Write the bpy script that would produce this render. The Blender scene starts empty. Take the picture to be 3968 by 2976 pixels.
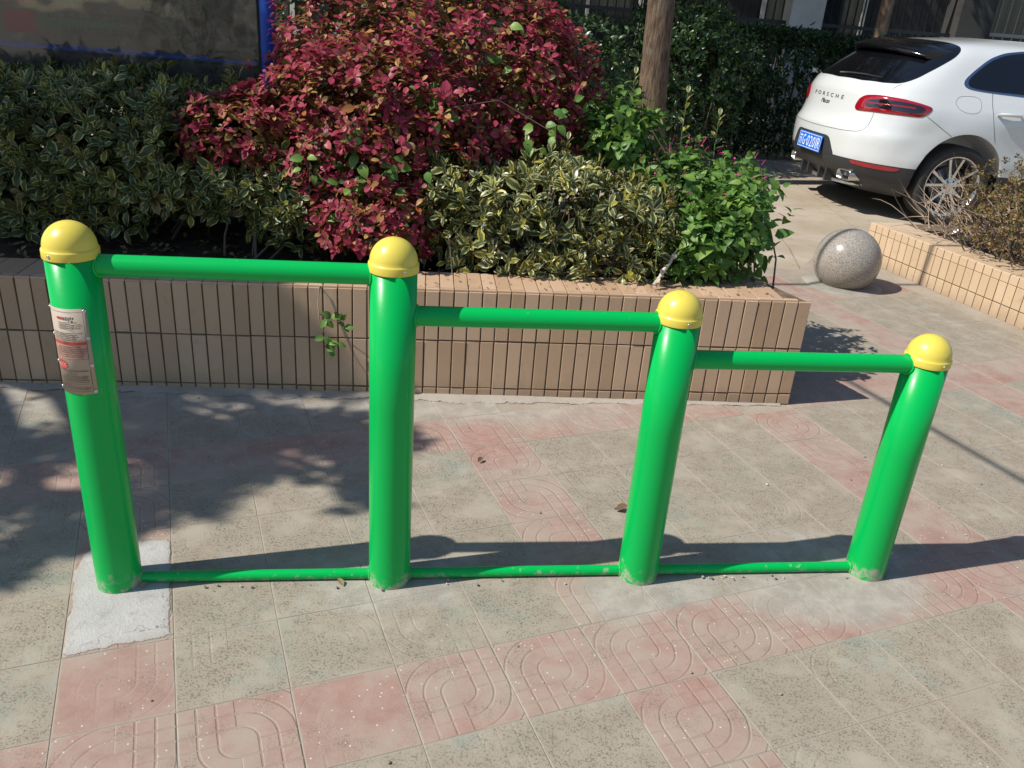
import bpy, bmesh, math, random
import numpy as np
from mathutils import Vector, Matrix, Quaternion
from mathutils.bvhtree import BVHTree

scene = bpy.context.scene
COL = scene.collection
rng = np.random.default_rng(11)
random.seed(5)
RAD = math.radians

# ------------------------------------------------------------------ camera
CAM_H = 1.489
pitch, roll = RAD(24.265), RAD(4.5)
cam_d = bpy.data.cameras.new('camera')
cam = bpy.data.objects.new('camera', cam_d); COL.objects.link(cam)
fw = Vector((0, math.cos(pitch), -math.sin(pitch))); rt = Vector((1, 0, 0)); up = rt.cross(fw)
r2 = rt * math.cos(roll) + up * math.sin(roll); u2 = -rt * math.sin(roll) + up * math.cos(roll)
m = Matrix((r2, u2, -fw)).transposed().to_4x4(); m.translation = Vector((0, 0, CAM_H))
cam.matrix_world = m
cam_d.sensor_width = 36; cam_d.lens = 36 * 3228 / 3968
cam_d.clip_start = 0.05; cam_d.clip_end = 600
scene.camera = cam

# ------------------------------------------------------------------ sky, sun, exposure
TS = Vector((-0.874, -0.291, 1.0)).normalized()         # towards the sun
elev = math.asin(TS.z); azim = math.atan2(TS.x, TS.y)    # azimuth clockwise from +Y
world = bpy.data.worlds.new('World'); scene.world = world; world.use_nodes = True
wn = world.node_tree; wn.nodes.clear()
wo = wn.nodes.new('ShaderNodeOutputWorld'); wb = wn.nodes.new('ShaderNodeBackground')
ws = wn.nodes.new('ShaderNodeTexSky'); ws.sky_type = 'NISHITA'; ws.sun_disc = False
ws.sun_elevation = elev; ws.sun_rotation = azim; ws.altitude = 20; ws.air_density = 1.0; ws.dust_density = .5; ws.ozone_density = 2.0
wn.links.new(ws.outputs[0], wb.inputs[0]); wb.inputs[1].default_value = 0.105
wn.links.new(wb.outputs[0], wo.inputs[0])
sl = bpy.data.lights.new('sun', 'SUN'); sl.energy = 4.6; sl.angle = RAD(0.53); sl.color = (1.0, 0.955, 0.88)
sun = bpy.data.objects.new('sun', sl); COL.objects.link(sun)
sun.rotation_euler = TS.to_track_quat('Z', 'Y').to_euler(); sun.location = (-6, -4, 9)
vs = scene.view_settings
vs.view_transform = 'Standard'; vs.look = 'None'; vs.gamma = 1; vs.exposure = 0.28; vs.use_curve_mapping = False
scene.cycles.max_bounces = 8; scene.cycles.transparent_max_bounces = 8

# ------------------------------------------------------------------ small helpers
class NT:
    def __init__(s, name, rough=.6, spec=.5, color=None, metal=0., coat=0.):
        s.m = bpy.data.materials.new(name); s.m.use_nodes = True
        s.t = s.m.node_tree; s.b = s.t.nodes['Principled BSDF']; s.out = s.t.nodes['Material Output']
        s.b.inputs['Roughness'].default_value = rough; s.b.inputs['Specular IOR Level'].default_value = spec
        s.b.inputs['Metallic'].default_value = metal; s.b.inputs['Coat Weight'].default_value = coat
        s.b.inputs['Coat Roughness'].default_value = .04
        if color is not None: s.b.inputs['Base Color'].default_value = (*color, 1)
    def put(s, sock, v):
        if hasattr(v, 'is_output') or isinstance(v, bpy.types.NodeSocket): s.t.links.new(v, sock)
        elif isinstance(v, (tuple, list)) and len(v) == 3 and sock.type == 'RGBA': sock.default_value = (*v, 1)
        else: sock.default_value = v
    def node(s, t, **kw):
        n = s.t.nodes.new(t)
        for k, v in kw.items(): setattr(n, k, v)
        return n
    def math(s, op, a, b=0., c=0., clamp=False):
        n = s.node('ShaderNodeMath', operation=op); n.use_clamp = clamp
        s.put(n.inputs[0], a); s.put(n.inputs[1], b); s.put(n.inputs[2], c); return n.outputs[0]
    def noise(s, scale, detail=3., vec=None, rough=.55, out=0, dist=0.):
        n = s.node('ShaderNodeTexNoise'); n.inputs['Scale'].default_value = scale; n.inputs['Detail'].default_value = detail
        n.inputs['Roughness'].default_value = rough; n.inputs['Distortion'].default_value = dist
        s.put(n.inputs['Vector'], vec if vec is not None else s.pos()); return n.outputs[out]
    def voro(s, scale, vec=None, feature='F1', out='Distance', rand=1.):
        n = s.node('ShaderNodeTexVoronoi', feature=feature); n.inputs['Scale'].default_value = scale
        n.inputs['Randomness'].default_value = rand
        s.put(n.inputs['Vector'], vec if vec is not None else s.pos()); return n.outputs[out]
    def pos(s):
        if not hasattr(s, '_p'): s._p = s.node('ShaderNodeNewGeometry').outputs['Position']
        return s._p
    def objc(s):
        if not hasattr(s, '_o'): s._o = s.node('ShaderNodeTexCoord').outputs['Object']
        return s._o
    def uv(s):
        if not hasattr(s, '_u'): s._u = s.node('ShaderNodeUVMap').outputs[0]
        return s._u
    def sep(s, v):
        n = s.node('ShaderNodeSeparateXYZ'); s.put(n.inputs[0], v); return n.outputs
    def attr(s, nm):
        return s.node('ShaderNodeAttribute', attribute_name=nm).outputs['Fac']
    def orand(s): return s.node('ShaderNodeObjectInfo').outputs['Random']
    def step(s, v, a, b):      # smooth 0..1 from a to b
        n = s.node('ShaderNodeMapRange', interpolation_type='SMOOTHSTEP')
        s.put(n.inputs['Value'], v); n.inputs['From Min'].default_value = a; n.inputs['From Max'].default_value = b
        return n.outputs[0]
    def mix(s, f, a, b, blend='MIX'):
        n = s.node('ShaderNodeMix', data_type='RGBA', blend_type=blend)
        s.put(n.inputs['Factor'], f); s.put(n.inputs['A'] if False else n.inputs[6], a); s.put(n.inputs[7], b); return n.outputs[2]
    def ramp(s, f, stops, interp='LINEAR'):
        n = s.node('ShaderNodeValToRGB'); r = n.color_ramp; r.interpolation = interp
        while len(r.elements) > 1: r.elements.remove(r.elements[-1])
        r.elements[0].position = stops[0][0]; r.elements[0].color = (*stops[0][1], 1)
        for p, c in stops[1:]:
            e = r.elements.new(p); e.color = (*c, 1)
        s.put(n.inputs[0], f); return n.outputs[0]
    def bump(s, h, dist=.002, strength=1., normal=None):
        n = s.node('ShaderNodeBump'); n.inputs['Strength'].default_value = strength; n.inputs['Distance'].default_value = dist
        s.put(n.inputs['Height'], h)
        if normal is not None: s.put(n.inputs['Normal'], normal)
        return n.outputs[0]
    def col(s, c): s.put(s.b.inputs['Base Color'], c); return s
    def set(s, **kw):
        for k, v in kw.items(): s.put(s.b.inputs[k.replace('_', ' ')], v)
        return s

def obj(name, verts, faces, mat=None, parent=None, smooth=False, uvs=None, attrs=None):
    me = bpy.data.meshes.new(name)
    me.from_pydata([tuple(v) for v in verts], [], [tuple(f) for f in faces])
    return finish(name, me, mat, parent, smooth, uvs, attrs)
def finish(name, me, mat=None, parent=None, smooth=False, uvs=None, attrs=None):
    if uvs is not None:
        l = me.uv_layers.new(name='UVMap'); vi = np.empty(len(me.loops), np.int32); me.loops.foreach_get('vertex_index', vi)
        l.data.foreach_set('uv', np.asarray(uvs, np.float32)[vi].ravel())
    if attrs:
        for k, v in attrs.items():
            a = me.attributes.new(k, 'FLOAT', 'POINT'); a.data.foreach_set('value', np.asarray(v, np.float32))
    if smooth: me.polygons.foreach_set('use_smooth', np.ones(len(me.polygons), bool))
    if mat is not None: me.materials.append(mat.m if isinstance(mat, NT) else mat)
    me.update()
    return link(name, me, parent)
def link(name, data, parent=None):
    o = bpy.data.objects.new(name, data); COL.objects.link(o)
    if parent is not None: o.parent = parent
    return o
def empty(name, loc=(0, 0, 0), rz=0.):
    o = link(name, None); o.location = loc; o.rotation_euler[2] = rz; o.empty_display_size = .1; return o
def tag(o, label=None, cat=None, group=None, kind=None):
    if label: o['label'] = label
    if cat: o['category'] = cat
    if group: o['group'] = group
    if kind: o['kind'] = kind
    return o
def bm_obj(name, bm, mat, parent=None, smooth=False):
    me = bpy.data.meshes.new(name); bm.to_mesh(me); bm.free(); return finish(name, me, mat, parent, smooth)
def box_bm(lo, hi, bev=0., seg=1):
    bm = bmesh.new(); bmesh.ops.create_cube(bm, size=1.)
    for v in bm.verts: v.co = Vector([lo[i] + (v.co[i] + .5) * (hi[i] - lo[i]) for i in range(3)])
    if bev: bmesh.ops.bevel(bm, geom=bm.edges[:], offset=bev, segments=seg, affect='EDGES', profile=.6)
    return bm
def box(name, lo, hi, mat, parent=None, bev=0.): return bm_obj(name, box_bm(lo, hi, bev), mat, parent)
def lathe(prof, seg=40, capb=False):
    """prof: list of (r,z); returns verts, faces"""
    V = []; F = []
    for r, z in prof:
        for i in range(seg):
            a = 2 * math.pi * i / seg; V.append((r * math.cos(a), r * math.sin(a), z))
    for k in range(len(prof) - 1):
        for i in range(seg):
            j = (i + 1) % seg; F.append((k * seg + i, k * seg + j, (k + 1) * seg + j, (k + 1) * seg + i))
    if capb: F.append(tuple(range(seg))[::-1])
    if prof[-1][0] > 0: F.append(tuple(range((len(prof) - 1) * seg, len(prof) * seg)))
    return V, F
def tube(pts, rad, seg=8, cap=True):
    pts = [Vector(p) for p in pts]; n = len(pts); V = []; F = []
    rads = rad if hasattr(rad, '__len__') else [rad] * n
    ref = Vector((0, 0, 1))
    for i, p in enumerate(pts):
        d = (pts[min(i + 1, n - 1)] - pts[max(i - 1, 0)]).normalized()
        if abs(d.dot(ref)) > .95: ref = Vector((1, 0, 0)) if abs(d.x) < .9 else Vector((0, 1, 0))
        a = d.cross(ref).normalized(); b = d.cross(a)
        for k in range(seg):
            t = 2 * math.pi * k / seg; V.append(p + (a * math.cos(t) + b * math.sin(t)) * rads[i])
    for i in range(n - 1):
        for k in range(seg):
            l = (k + 1) % seg; F.append((i * seg + k, i * seg + l, (i + 1) * seg + l, (i + 1) * seg + k))
    if cap: F.append(tuple(range(seg))); F.append(tuple(range((n - 1) * seg, n * seg))[::-1])
    return V, F
def join(parts):
    V = []; F = []
    for v, f in parts:
        o = len(V); V += list(v); F += [tuple(i + o for i in q) for q in f]
    return V, F
def text_mesh(s, size=1., extrude=0., align='CENTER', shear=0., space=1.):
    cu = bpy.data.curves.new('lettering', 'FONT'); cu.body = s; cu.size = size; cu.extrude = extrude
    cu.align_x = align; cu.align_y = 'CENTER'; cu.shear = shear; cu.space_character = space; cu.resolution_u = 3
    o = bpy.data.objects.new('lettering', cu); COL.objects.link(o)
    dg = bpy.context.evaluated_depsgraph_get(); me = bpy.data.meshes.new_from_object(o.evaluated_get(dg))
    bpy.data.objects.remove(o); bpy.data.curves.remove(cu); me.materials.clear(); return me
def smooth_noise(seed, n=6, f=1.):
    r = np.random.default_rng(seed); K = r.normal(0, f, (n, 3)); ph = r.uniform(0, 6.28, n)
    return lambda P: np.sin(np.asarray(P) @ K.T + ph).mean(-1)

# ------------------------------------------------------------------ materials
W0_ = (-2.009, 2.925)
def tile_mat(red):
    n = NT('pavement_red' if red else 'pavement_green', rough=.88, spec=.25)
    u = n.sep(n.uv()); x, y = u[0], u[1]
    r = n.math('SQRT', n.math('ADD', n.math('MULTIPLY', x, x), n.math('MULTIPLY', y, y)))
    def gd(a):   # distance to the nearest line at multiples of 1/3
        return n.math('MULTIPLY', n.math('ABSOLUTE', n.math('SUBTRACT', n.math('FRACT', n.math('ADD', n.math('MULTIPLY', a, 3.), .5)), .5)), .3333)
    q = n.math('GREATER_THAN', n.math('MULTIPLY', x, y), 0.)
    dg = n.math('MINIMUM', gd(x), gd(y)); dr = gd(r)
    d = n.math('ADD', n.math('MULTIPLY', dg, q), n.math('MULTIPLY', dr, n.math('SUBTRACT', 1., q)))
    edge = n.math('MAXIMUM', n.math('ABSOLUTE', x), n.math('ABSOLUTE', y))
    d = n.math('ADD', d, n.math('MULTIPLY', n.step(r, .31, .27), .1))
    groove = n.math('SUBTRACT', 1., n.step(d, .008, .034)); core = n.math('SUBTRACT', 1., n.step(d, .002, .016))
    wear = n.noise(2.3, 2.); orr = n.orand()
    vis = n.step(n.math('ADD', wear, n.math('MULTIPLY', n.math('SUBTRACT', orr, .5), .45)), .26, .55) if red else n.math('MULTIPLY', n.step(n.math('ADD', wear, n.math('MULTIPLY', orr, .25)), .64, .80), .6)
    groove = n.math('MULTIPLY', groove, vis)
    big = n.noise(3.1, 4.); mid = n.noise(13., 5., rough=.65); fine = n.noise(165., 3.5, rough=.7); big2 = n.noise(48., 3., rough=.6); grit = n.noise(420., 2.)
    tone = n.math('MULTIPLY', n.math('SUBTRACT', n.noise(1.1, 1.), .5), .25)
    if red:
        base = n.ramp(n.math('ADD', mid, n.math('MULTIPLY', n.math('SUBTRACT', orr, .5), .16)),
                      [(.25, (.300, .178, .143)), (.5, (.345, .210, .170)), (.75, (.375, .245, .200))])
        dustf = n.step(n.math('ADD', n.math('ADD', big, n.math('MULTIPLY', mid, .5)), tone), .50, .98)
        dust = (.355, .295, .238)
        dm = n.math('MULTIPLY', dustf, .95)
    else:
        base = n.ramp(n.math('ADD', mid, n.math('MULTIPLY', n.math('SUBTRACT', orr, .5), .10)),
                      [(.28, (.245, .268, .222)), (.5, (.285, .318, .265)), (.75, (.315, .345, .290))])
        dustf = n.step(n.math('ADD', n.math('ADD', big, n.math('MULTIPLY', mid, .7)), tone), .50, .86)
        dust = n.ramp(n.noise(9., 3.), [(.3, (.312, .262, .200)), (.7, (.372, .322, .252))])
        dm = n.math('MULTIPLY', dustf, .96)
    c = n.mix(dm, base, dust)
    # coarse worn patches: dark pits
    pm = n.step(n.noise(8.5, 5., rough=.65), .34, .56) if not red else n.step(n.noise(8.5, 5., rough=.65), .48, .68)
    pits = n.math('MULTIPLY', n.step(n.math('ADD', n.math('MULTIPLY', fine, .75), n.math('MULTIPLY', big2, .25)), .485, .40), pm)
    c = n.mix(n.math('MULTIPLY', pm, .12 if red else .26), c, (.235, .195, .145))
    c = n.mix(n.math('MULTIPLY', pits, .45 if red else .66), c, (.105, .086, .062))
    c = n.mix(n.math('MULTIPLY', n.step(n.noise(2.0, 3.), .5, .75), .18), c, (.20, .17, .13))
    c = n.mix(n.math('MULTIPLY', n.math('MULTIPLY', core, vis), n.math('MULTIPLY', n.step(n.noise(24., 3.), .38, .6), .28)), c, (.15, .10, .075))
    c = n.mix(n.math('MULTIPLY', n.step(grit, .60, .74), .35), c, (.50, .42, .33))
    # white chips
    sp = n.math('MULTIPLY', n.math('LESS_THAN', n.voro(44.), .10), n.step(n.noise(4., 2.), .40 if red else .60, .48 if red else .7))
    c = n.mix(n.math('MULTIPLY', sp, .85), c, (.60, .56, .50))
    # sand in the grooves and along the edges
    c = n.mix(n.math('MULTIPLY', groove, n.math('MULTIPLY', n.step(n.noise(20., 2.), .35, .6), .05)), c, (.36, .28, .215))
    c = n.mix(n.math('MULTIPLY', n.step(n.math('ADD', edge, n.math('MULTIPLY', n.math('SUBTRACT', mid, .5), .12)), .93, 1.), .8), c, (.345, .295, .235))
    # cement dust trodden into the tiles round the posts and along the planter foot
    p = n.sep(n.pos()); wob = n.math('MULTIPLY', n.math('SUBTRACT', n.noise(7., 6., rough=.68), .5), 1.1); sm = 0.
    for cx_, cy_, rx_, ry_, an_ in ((-.30, 1.90, .27, .15, .25), (.44, 1.96, .25, .14, .45), (.98, 2.08, .34, .25, .2)):
        ca_, sa_ = math.cos(an_), math.sin(an_); dx = n.math('SUBTRACT', p[0], cx_); dy = n.math('SUBTRACT', p[1], cy_)
        e1 = n.math('DIVIDE', n.math('ADD', n.math('MULTIPLY', dx, ca_), n.math('MULTIPLY', dy, sa_)), rx_); e2 = n.math('DIVIDE', n.math('SUBTRACT', n.math('MULTIPLY', dy, ca_), n.math('MULTIPLY', dx, sa_)), ry_)
        rr_ = n.math('SQRT', n.math('ADD', n.math('MULTIPLY', e1, e1), n.math('MULTIPLY', e2, e2)))
        sm = n.math('MAXIMUM', sm, n.step(n.math('ADD', rr_, wob), 1.12, .62))
    wl = n.math('SUBTRACT', n.math('MULTIPLY', n.math('SUBTRACT', p[1], float(W0_[1])), math.cos(RAD(6.914))), n.math('MULTIPLY', n.math('SUBTRACT', p[0], float(W0_[0])), math.sin(RAD(6.914))))
    lim = n.step(p[0], .9, -.1)
    sm2 = n.math('MULTIPLY', n.step(n.math('ADD', wl, n.math('MULTIPLY', wob, .16)), -.30, -.13), lim)
    cem = n.mix(n.step(n.noise(11., 5., rough=.7), .40, .62), (.30, .275, .235), (.395, .36, .31))
    c = n.mix(n.math('MULTIPLY', n.math('MAXIMUM', sm, sm2), .88), c, cem)
    groove = n.math('MULTIPLY', groove, n.math('SUBTRACT', 1., n.math('MULTIPLY', n.math('MAXIMUM', sm, sm2), .85)))
    n.col(c)
    h = n.math('ADD', n.math('MULTIPLY', groove, -1.0), n.math('MULTIPLY', mid, .5))
    b1 = n.bump(h, .0020, .68)
    b2 = n.bump(n.math('ADD', fine, n.math('MULTIPLY', pits, -1.6)), .0014, .38, b1)
    n.set(Normal=b2); return n
MT_RED, MT_GRN = tile_mat(True), tile_mat(False)

def concrete(name, ca, cb, dark, scale=1., rough=.9, bumpd=.002, ragged=None, span=(.16, .34)):
    n = NT(name, rough=rough, spec=.25)
    a = n.noise(2.2 * scale, 5., rough=.6); f = n.noise(90. * scale, 4., rough=.7); g = n.noise(14 * scale, 4., rough=.65)
    c = n.mix(n.step(a, .3, .7), ca, cb)
    c = n.mix(n.math('MULTIPLY', n.step(g, .52, .75), .5), c, dark)
    c = n.mix(n.math('MULTIPLY', n.step(f, .42, .30), .5), c, dark)
    n.col(c); n.set(Normal=n.bump(n.math('ADD', f, g), bumpd, .7))
    if name == 'cement_white':
        ck = n.math('MULTIPLY', n.step(n.voro(9., n.mix(.12, n.pos(), n.noise(14., 3., out=1)), 'DISTANCE_TO_EDGE'), .012, .003), n.step(n.noise(5., 2.), .54, .62))
        c = n.mix(n.math('MULTIPLY', ck, .7), c, (.12, .105, .09)); c = n.mix(n.math('MULTIPLY', n.step(n.attr('edge'), .55, .1), .55), c, (.33, .285, .23)); n.col(c)
    if ragged:      # thin smear: worn through where it is thinnest
        th = n.math('ADD', n.attr('edge'), n.math('MULTIPLY', n.math('SUBTRACT', n.noise(22., 9., rough=.78), .5), ragged)); al = n.step(th, *span)
        n.set(Alpha=al)
    return n
M_SAND = concrete('joint_sand', (.30, .255, .20), (.36, .31, .25), (.20, .16, .12), 2.)
M_ROAD = concrete('road_concrete', (.36, .295, .215), (.45, .385, .30), (.25, .20, .145), .7)
M_GROUND = concrete('far_ground', (.20, .17, .13), (.26, .22, .17), (.10, .085, .06), .6)
M_CEM_W = concrete('cement_white', (.40, .385, .36), (.475, .46, .435), (.25, .225, .20), 1.9, bumpd=.0035, ragged=.55, span=(.16, .24))
M_CEM_D = concrete('cement_dusty', (.335, .295, .245), (.395, .355, .305), (.27, .23, .185), 1.6, bumpd=.002, ragged=1.6, span=(.30, .40))
M_CEM_G = concrete('cement_grey', (.25, .24, .21), (.40, .36, .31), (.17, .16, .14), 2.6, bumpd=.002, ragged=1.4, span=(.24, .34))
M_COLL = concrete('mortar_collar', (.25, .24, .20), (.36, .33, .28), (.15, .14, .12), 2.6, bumpd=.003)
M_SOIL = concrete('planter_soil', (.06, .042, .028), (.11, .08, .055), (.025, .018, .012), 5., bumpd=.02)
M_GROUT = concrete('grout', (.13, .082, .050), (.21, .155, .11), (.05, .034, .022), 9.)

def glazed(name, c0, c1):
    n = NT(name, rough=.34, spec=.45)
    o = n.orand()
    c = n.mix(o, c0, c1)
    st = n.noise(18., 4., rough=.65)
    c = n.mix(n.math('MULTIPLY', n.step(st, .55, .78), .25), c, (.23, .15, .09))
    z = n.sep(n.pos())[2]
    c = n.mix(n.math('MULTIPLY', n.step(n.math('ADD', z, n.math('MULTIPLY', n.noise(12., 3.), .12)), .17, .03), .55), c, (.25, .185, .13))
    sp = n.math('LESS_THAN', n.voro(35.), .045)
    c = n.mix(n.math('MULTIPLY', sp, .7), c, (.06, .04, .03))
    n.col(c); n.set(Roughness=n.math('ADD', .25, n.math('MULTIPLY', st, .3)), Normal=n.bump(n.noise(25., 2.), .0008, .5)); return n
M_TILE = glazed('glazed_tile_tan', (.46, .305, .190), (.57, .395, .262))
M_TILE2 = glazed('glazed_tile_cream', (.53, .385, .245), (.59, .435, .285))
def paint(name, c, dust=(.42, .37, .30), z0=.05, amt=.8):
    n = NT(name, rough=.3, spec=.22, coat=.15)
    z = n.sep(n.pos())[2]; g = n.noise(40., 4., rough=.7)
    m = n.math('MULTIPLY', n.step(n.math('ADD', z, n.math('MULTIPLY', n.math('SUBTRACT', g, .5), .16)), z0, 0.004), n.step(n.noise(26., 4., rough=.7), .42, .55))
    mp = n.node('ShaderNodeMapping'); mp.inputs['Scale'].default_value = (60, 60, 7); n.put(mp.inputs[0], n.objc())
    film = n.math('MULTIPLY', n.step(n.noise(1., 5., mp.outputs[0], .7), .66, .74), .22)
    n.col(n.mix(n.math('MAXIMUM', n.math('MULTIPLY', m, amt), film), c, dust))
    n.set(Roughness=n.math('ADD', .26, n.math('MULTIPLY', n.math('MAXIMUM', m, n.math('MULTIPLY', g, .12)), .6)))
    n.set(Coat_Weight=n.math('MULTIPLY', n.math('SUBTRACT', 1., m), .16))
    n.set(Normal=n.bump(n.noise(55., 2.), .0006, .25)); return n
M_GREEN = paint('green_paint', (.0, .405, .075), z0=.052, amt=.9)
M_GREENF = paint('green_paint_foot', (.0, .405, .075), z0=.009, amt=.5)
M_YEL = NT('yellow_plastic', rough=.33, spec=.45, color=(.71, .575, .085))
M_YEL.col(M_YEL.mix(M_YEL.math('MULTIPLY', M_YEL.step(M_YEL.noise(34., 6., rough=.75), .53, .72), .45), (.71, .575, .085), (.50, .38, .08)))
M_STEEL = NT('bright_steel', rough=.28, color=(.62, .62, .60), metal=1.)
M_BLK = NT('black_hole', rough=.7, color=(.01, .01, .01))
M_BLUE = paint('blue_paint', (.012, .075, .44), amt=0.)

# ------------------------------------------------------------------ ground, pavement, road
def sheet(name, poly, z, mat, label=None):
    o = obj(name, [(x, y, z) for x, y in poly], [tuple(range(len(poly)))], mat); return tag(o, label, kind='structure')
sheet('ground', [(-150, -60), (150, -60), (150, 240), (-150, 240)], -.14, M_GROUND)

TS_, TH, TO = .2502, .4015, np.array([-.692, 1.375])
eu, ev = np.array([math.cos(TH), math.sin(TH)]), np.array([-math.sin(TH), math.cos(TH)])
W0 = np.array([-2.009, 2.925]); WA = RAD(6.914)
wd = np.array([math.cos(WA), math.sin(WA)]); wt = np.array([-wd[1], wd[0]])
WEND = 3.241
WC = W0 + wd * WEND                                     # front right corner of the long planter
sd = np.array([math.cos(RAD(117)), math.sin(RAD(117))])  # its skewed end
RP0, RP1 = np.array([2.476, 6.0]), np.array([2.936, 4.629])   # foot of the second planter
rdir = (RP1 - RP0) / np.linalg.norm(RP1 - RP0); rnor = np.array([-rdir[1], rdir[0]])  # rnor points into the planter (+x)
if rnor[0] < 0: rnor = -rnor
EDGE_Y = lambda x: 5.55 - .02 * x

pave = sheet('pavement', [(-7, -3), (4.4, -3), (3.75, 2.6), (2.45, 6.05), (2.3, 6.3), (1.9, 5.58), (-.3, 5.58), (-7, 4.2)], -.0010, M_SAND)
def tile_mesh(red, rot):
    h = TS_ / 2 - .0009; b = .0012; d = .02
    V = [(-h, -h, -d), (h, -h, -d), (h, h, -d), (-h, h, -d), (-h, -h, -b * .6), (h, -h, -b * .6), (h, h, -b * .6), (-h, h, -b * .6),
         (-h + b, -h + b, 0), (h - b, -h + b, 0), (h - b, h - b, 0), (-h + b, h - b, 0)]
    F = [(0, 1, 5, 4), (1, 2, 6, 5), (2, 3, 7, 6), (3, 0, 4, 7), (4, 5, 9, 8), (5, 6, 10, 9), (6, 7, 11, 10), (7, 4, 8, 11), (8, 9, 10, 11)]
    c, s = [(1, 0), (0, 1), (-1, 0), (0, -1)][rot]
    uv = [((c * x - s * y) / (TS_ / 2), (s * x + c * y) / (TS_ / 2)) for x, y, z in V]
    return V, F, uv
TM = {}
for red in (0, 1):
    for rot in range(4):
        V, F, uv = tile_mesh(red, rot); me = bpy.data.meshes.new('paving_tile'); me.from_pydata(V, [], F)
        l = me.uv_layers.new(name='UVMap')
        for lp in me.loops: l.data[lp.index].uv = uv[lp.vertex_index]
        me.materials.append((MT_RED if red else MT_GRN).m); TM[red, rot] = me
cells = []
for u in range(-22, 26):
    for v in range(-16, 20):
        c = TO + TS_ * ((u + .5) * eu + (v + .5) * ev)
        if not (-4.5 < c[0] < 4.2 and -.6 < c[1] < EDGE_Y(c[0]) - .12): continue
        q = c - W0; s, t = q @ wd, q @ wt
        if t > -.02:                                      # behind the planter's front line
            qe = c - WC
            if qe[0] * sd[1] - qe[1] * sd[0] < .12: continue   # inside / left of the skewed end
        qr = (c - RP0) @ rnor
        if qr > -.05: continue
        red = (u % 5 == 4) or (v % 5 == 4)
        if 2.2 < c[1] and c[0] < -3.6: continue
        cells.append((np.hypot(*(c - np.array([.3, .9]))), c, red, u, v))
cells.sort(key=lambda a: a[0])
rest = []
for i, (d, c, red, u, v) in enumerate(cells):
    rot = int(rng.integers(0, 4)); z = float(abs(rng.normal(0, .0004))); tx, ty = rng.normal(0, .0005, 2)
    if i < 300:
        o = link('tile', TM[int(red), rot], pave); o.location = (c[0], c[1], z)
        o.rotation_euler = (tx, ty, TH + float(rng.normal(0, .004)))
    else: rest.append((c, red, rot, z))
for red in (0, 1):
    VV = []; FF = []; UU = []
    for c, rd, rot, z in rest:
        if int(rd) != red: continue
        V, F, uv = tile_mesh(red, rot); o = len(VV)
        for x, y, zz in V: VV.append((c[0] + x * eu[0] + y * ev[0], c[1] + x * eu[1] + y * ev[1], zz + z))
        FF += [tuple(k + o for k in f) for f in F]; UU += uv
    if VV: tag(obj('outer_tiles', VV, FF, MT_RED if red else MT_GRN, pave, uvs=UU), kind='stuff')

# concrete road: slabs falling gently from the paving edge to the parking lane
ZR = -.093
road = tag(obj('road', [(-9, 5.4, -.128), (60, 3.5, -.128), (60, 40, -.128), (-9, 40, -.128)], [(0, 1, 2, 3)], M_ROAD), kind='structure')
def zroad(x, y): return ZR * min(1., max(0., (y - 5.6) / 1.7)) - .004
def slab(poly):
    n = len(poly); bm = bmesh.new()
    vs_ = [bm.verts.new((x, y, zroad(x, y))) for x, y in poly]; f = bm.faces.new(vs_)
    for i, cut in enumerate((6.2, 6.8, 7.3)):
        bmesh.ops.bisect_plane(bm, geom=bm.verts[:] + bm.edges[:] + bm.faces[:], plane_co=(0, cut, 0), plane_no=(0, 1, 0))
    for v in bm.verts: v.co.z = zroad(v.co.x, v.co.y)
    r = bmesh.ops.extrude_face_region(bm, geom=bm.faces[:])
    for e in r['geom']:
        if isinstance(e, bmesh.types.BMVert): e.co.z += .0
    for v in bm.verts:
        if v not in r['geom']: v.co.z -= .03
    bmesh.ops.recalc_face_normals(bm, faces=bm.faces[:])
    return bm_obj('slab', bm, M_ROAD, road)
slab([(-.5, 5.585), (1.9, 5.56), (2.05, 6.4), (2.32, 8.9), (-.5, 8.6)])
slab([(1.915, 5.56), (2.47, 6.03), (2.52, 6.45), (2.97, 7.43), (3.05, 10.9), (2.55, 10.9), (2.335, 8.9), (2.065, 6.4)])
slab([(2.535, 6.45), (9, 7.4), (9, 11.6), (3.065, 10.9), (2.985, 7.43)])
slab([(9.015, 7.4), (30, 10), (30, 15), (9.015, 11.62)])
slab([(-6, 8.61), (2.32, 8.915), (2.535, 10.9), (-6, 10.6)])

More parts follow.
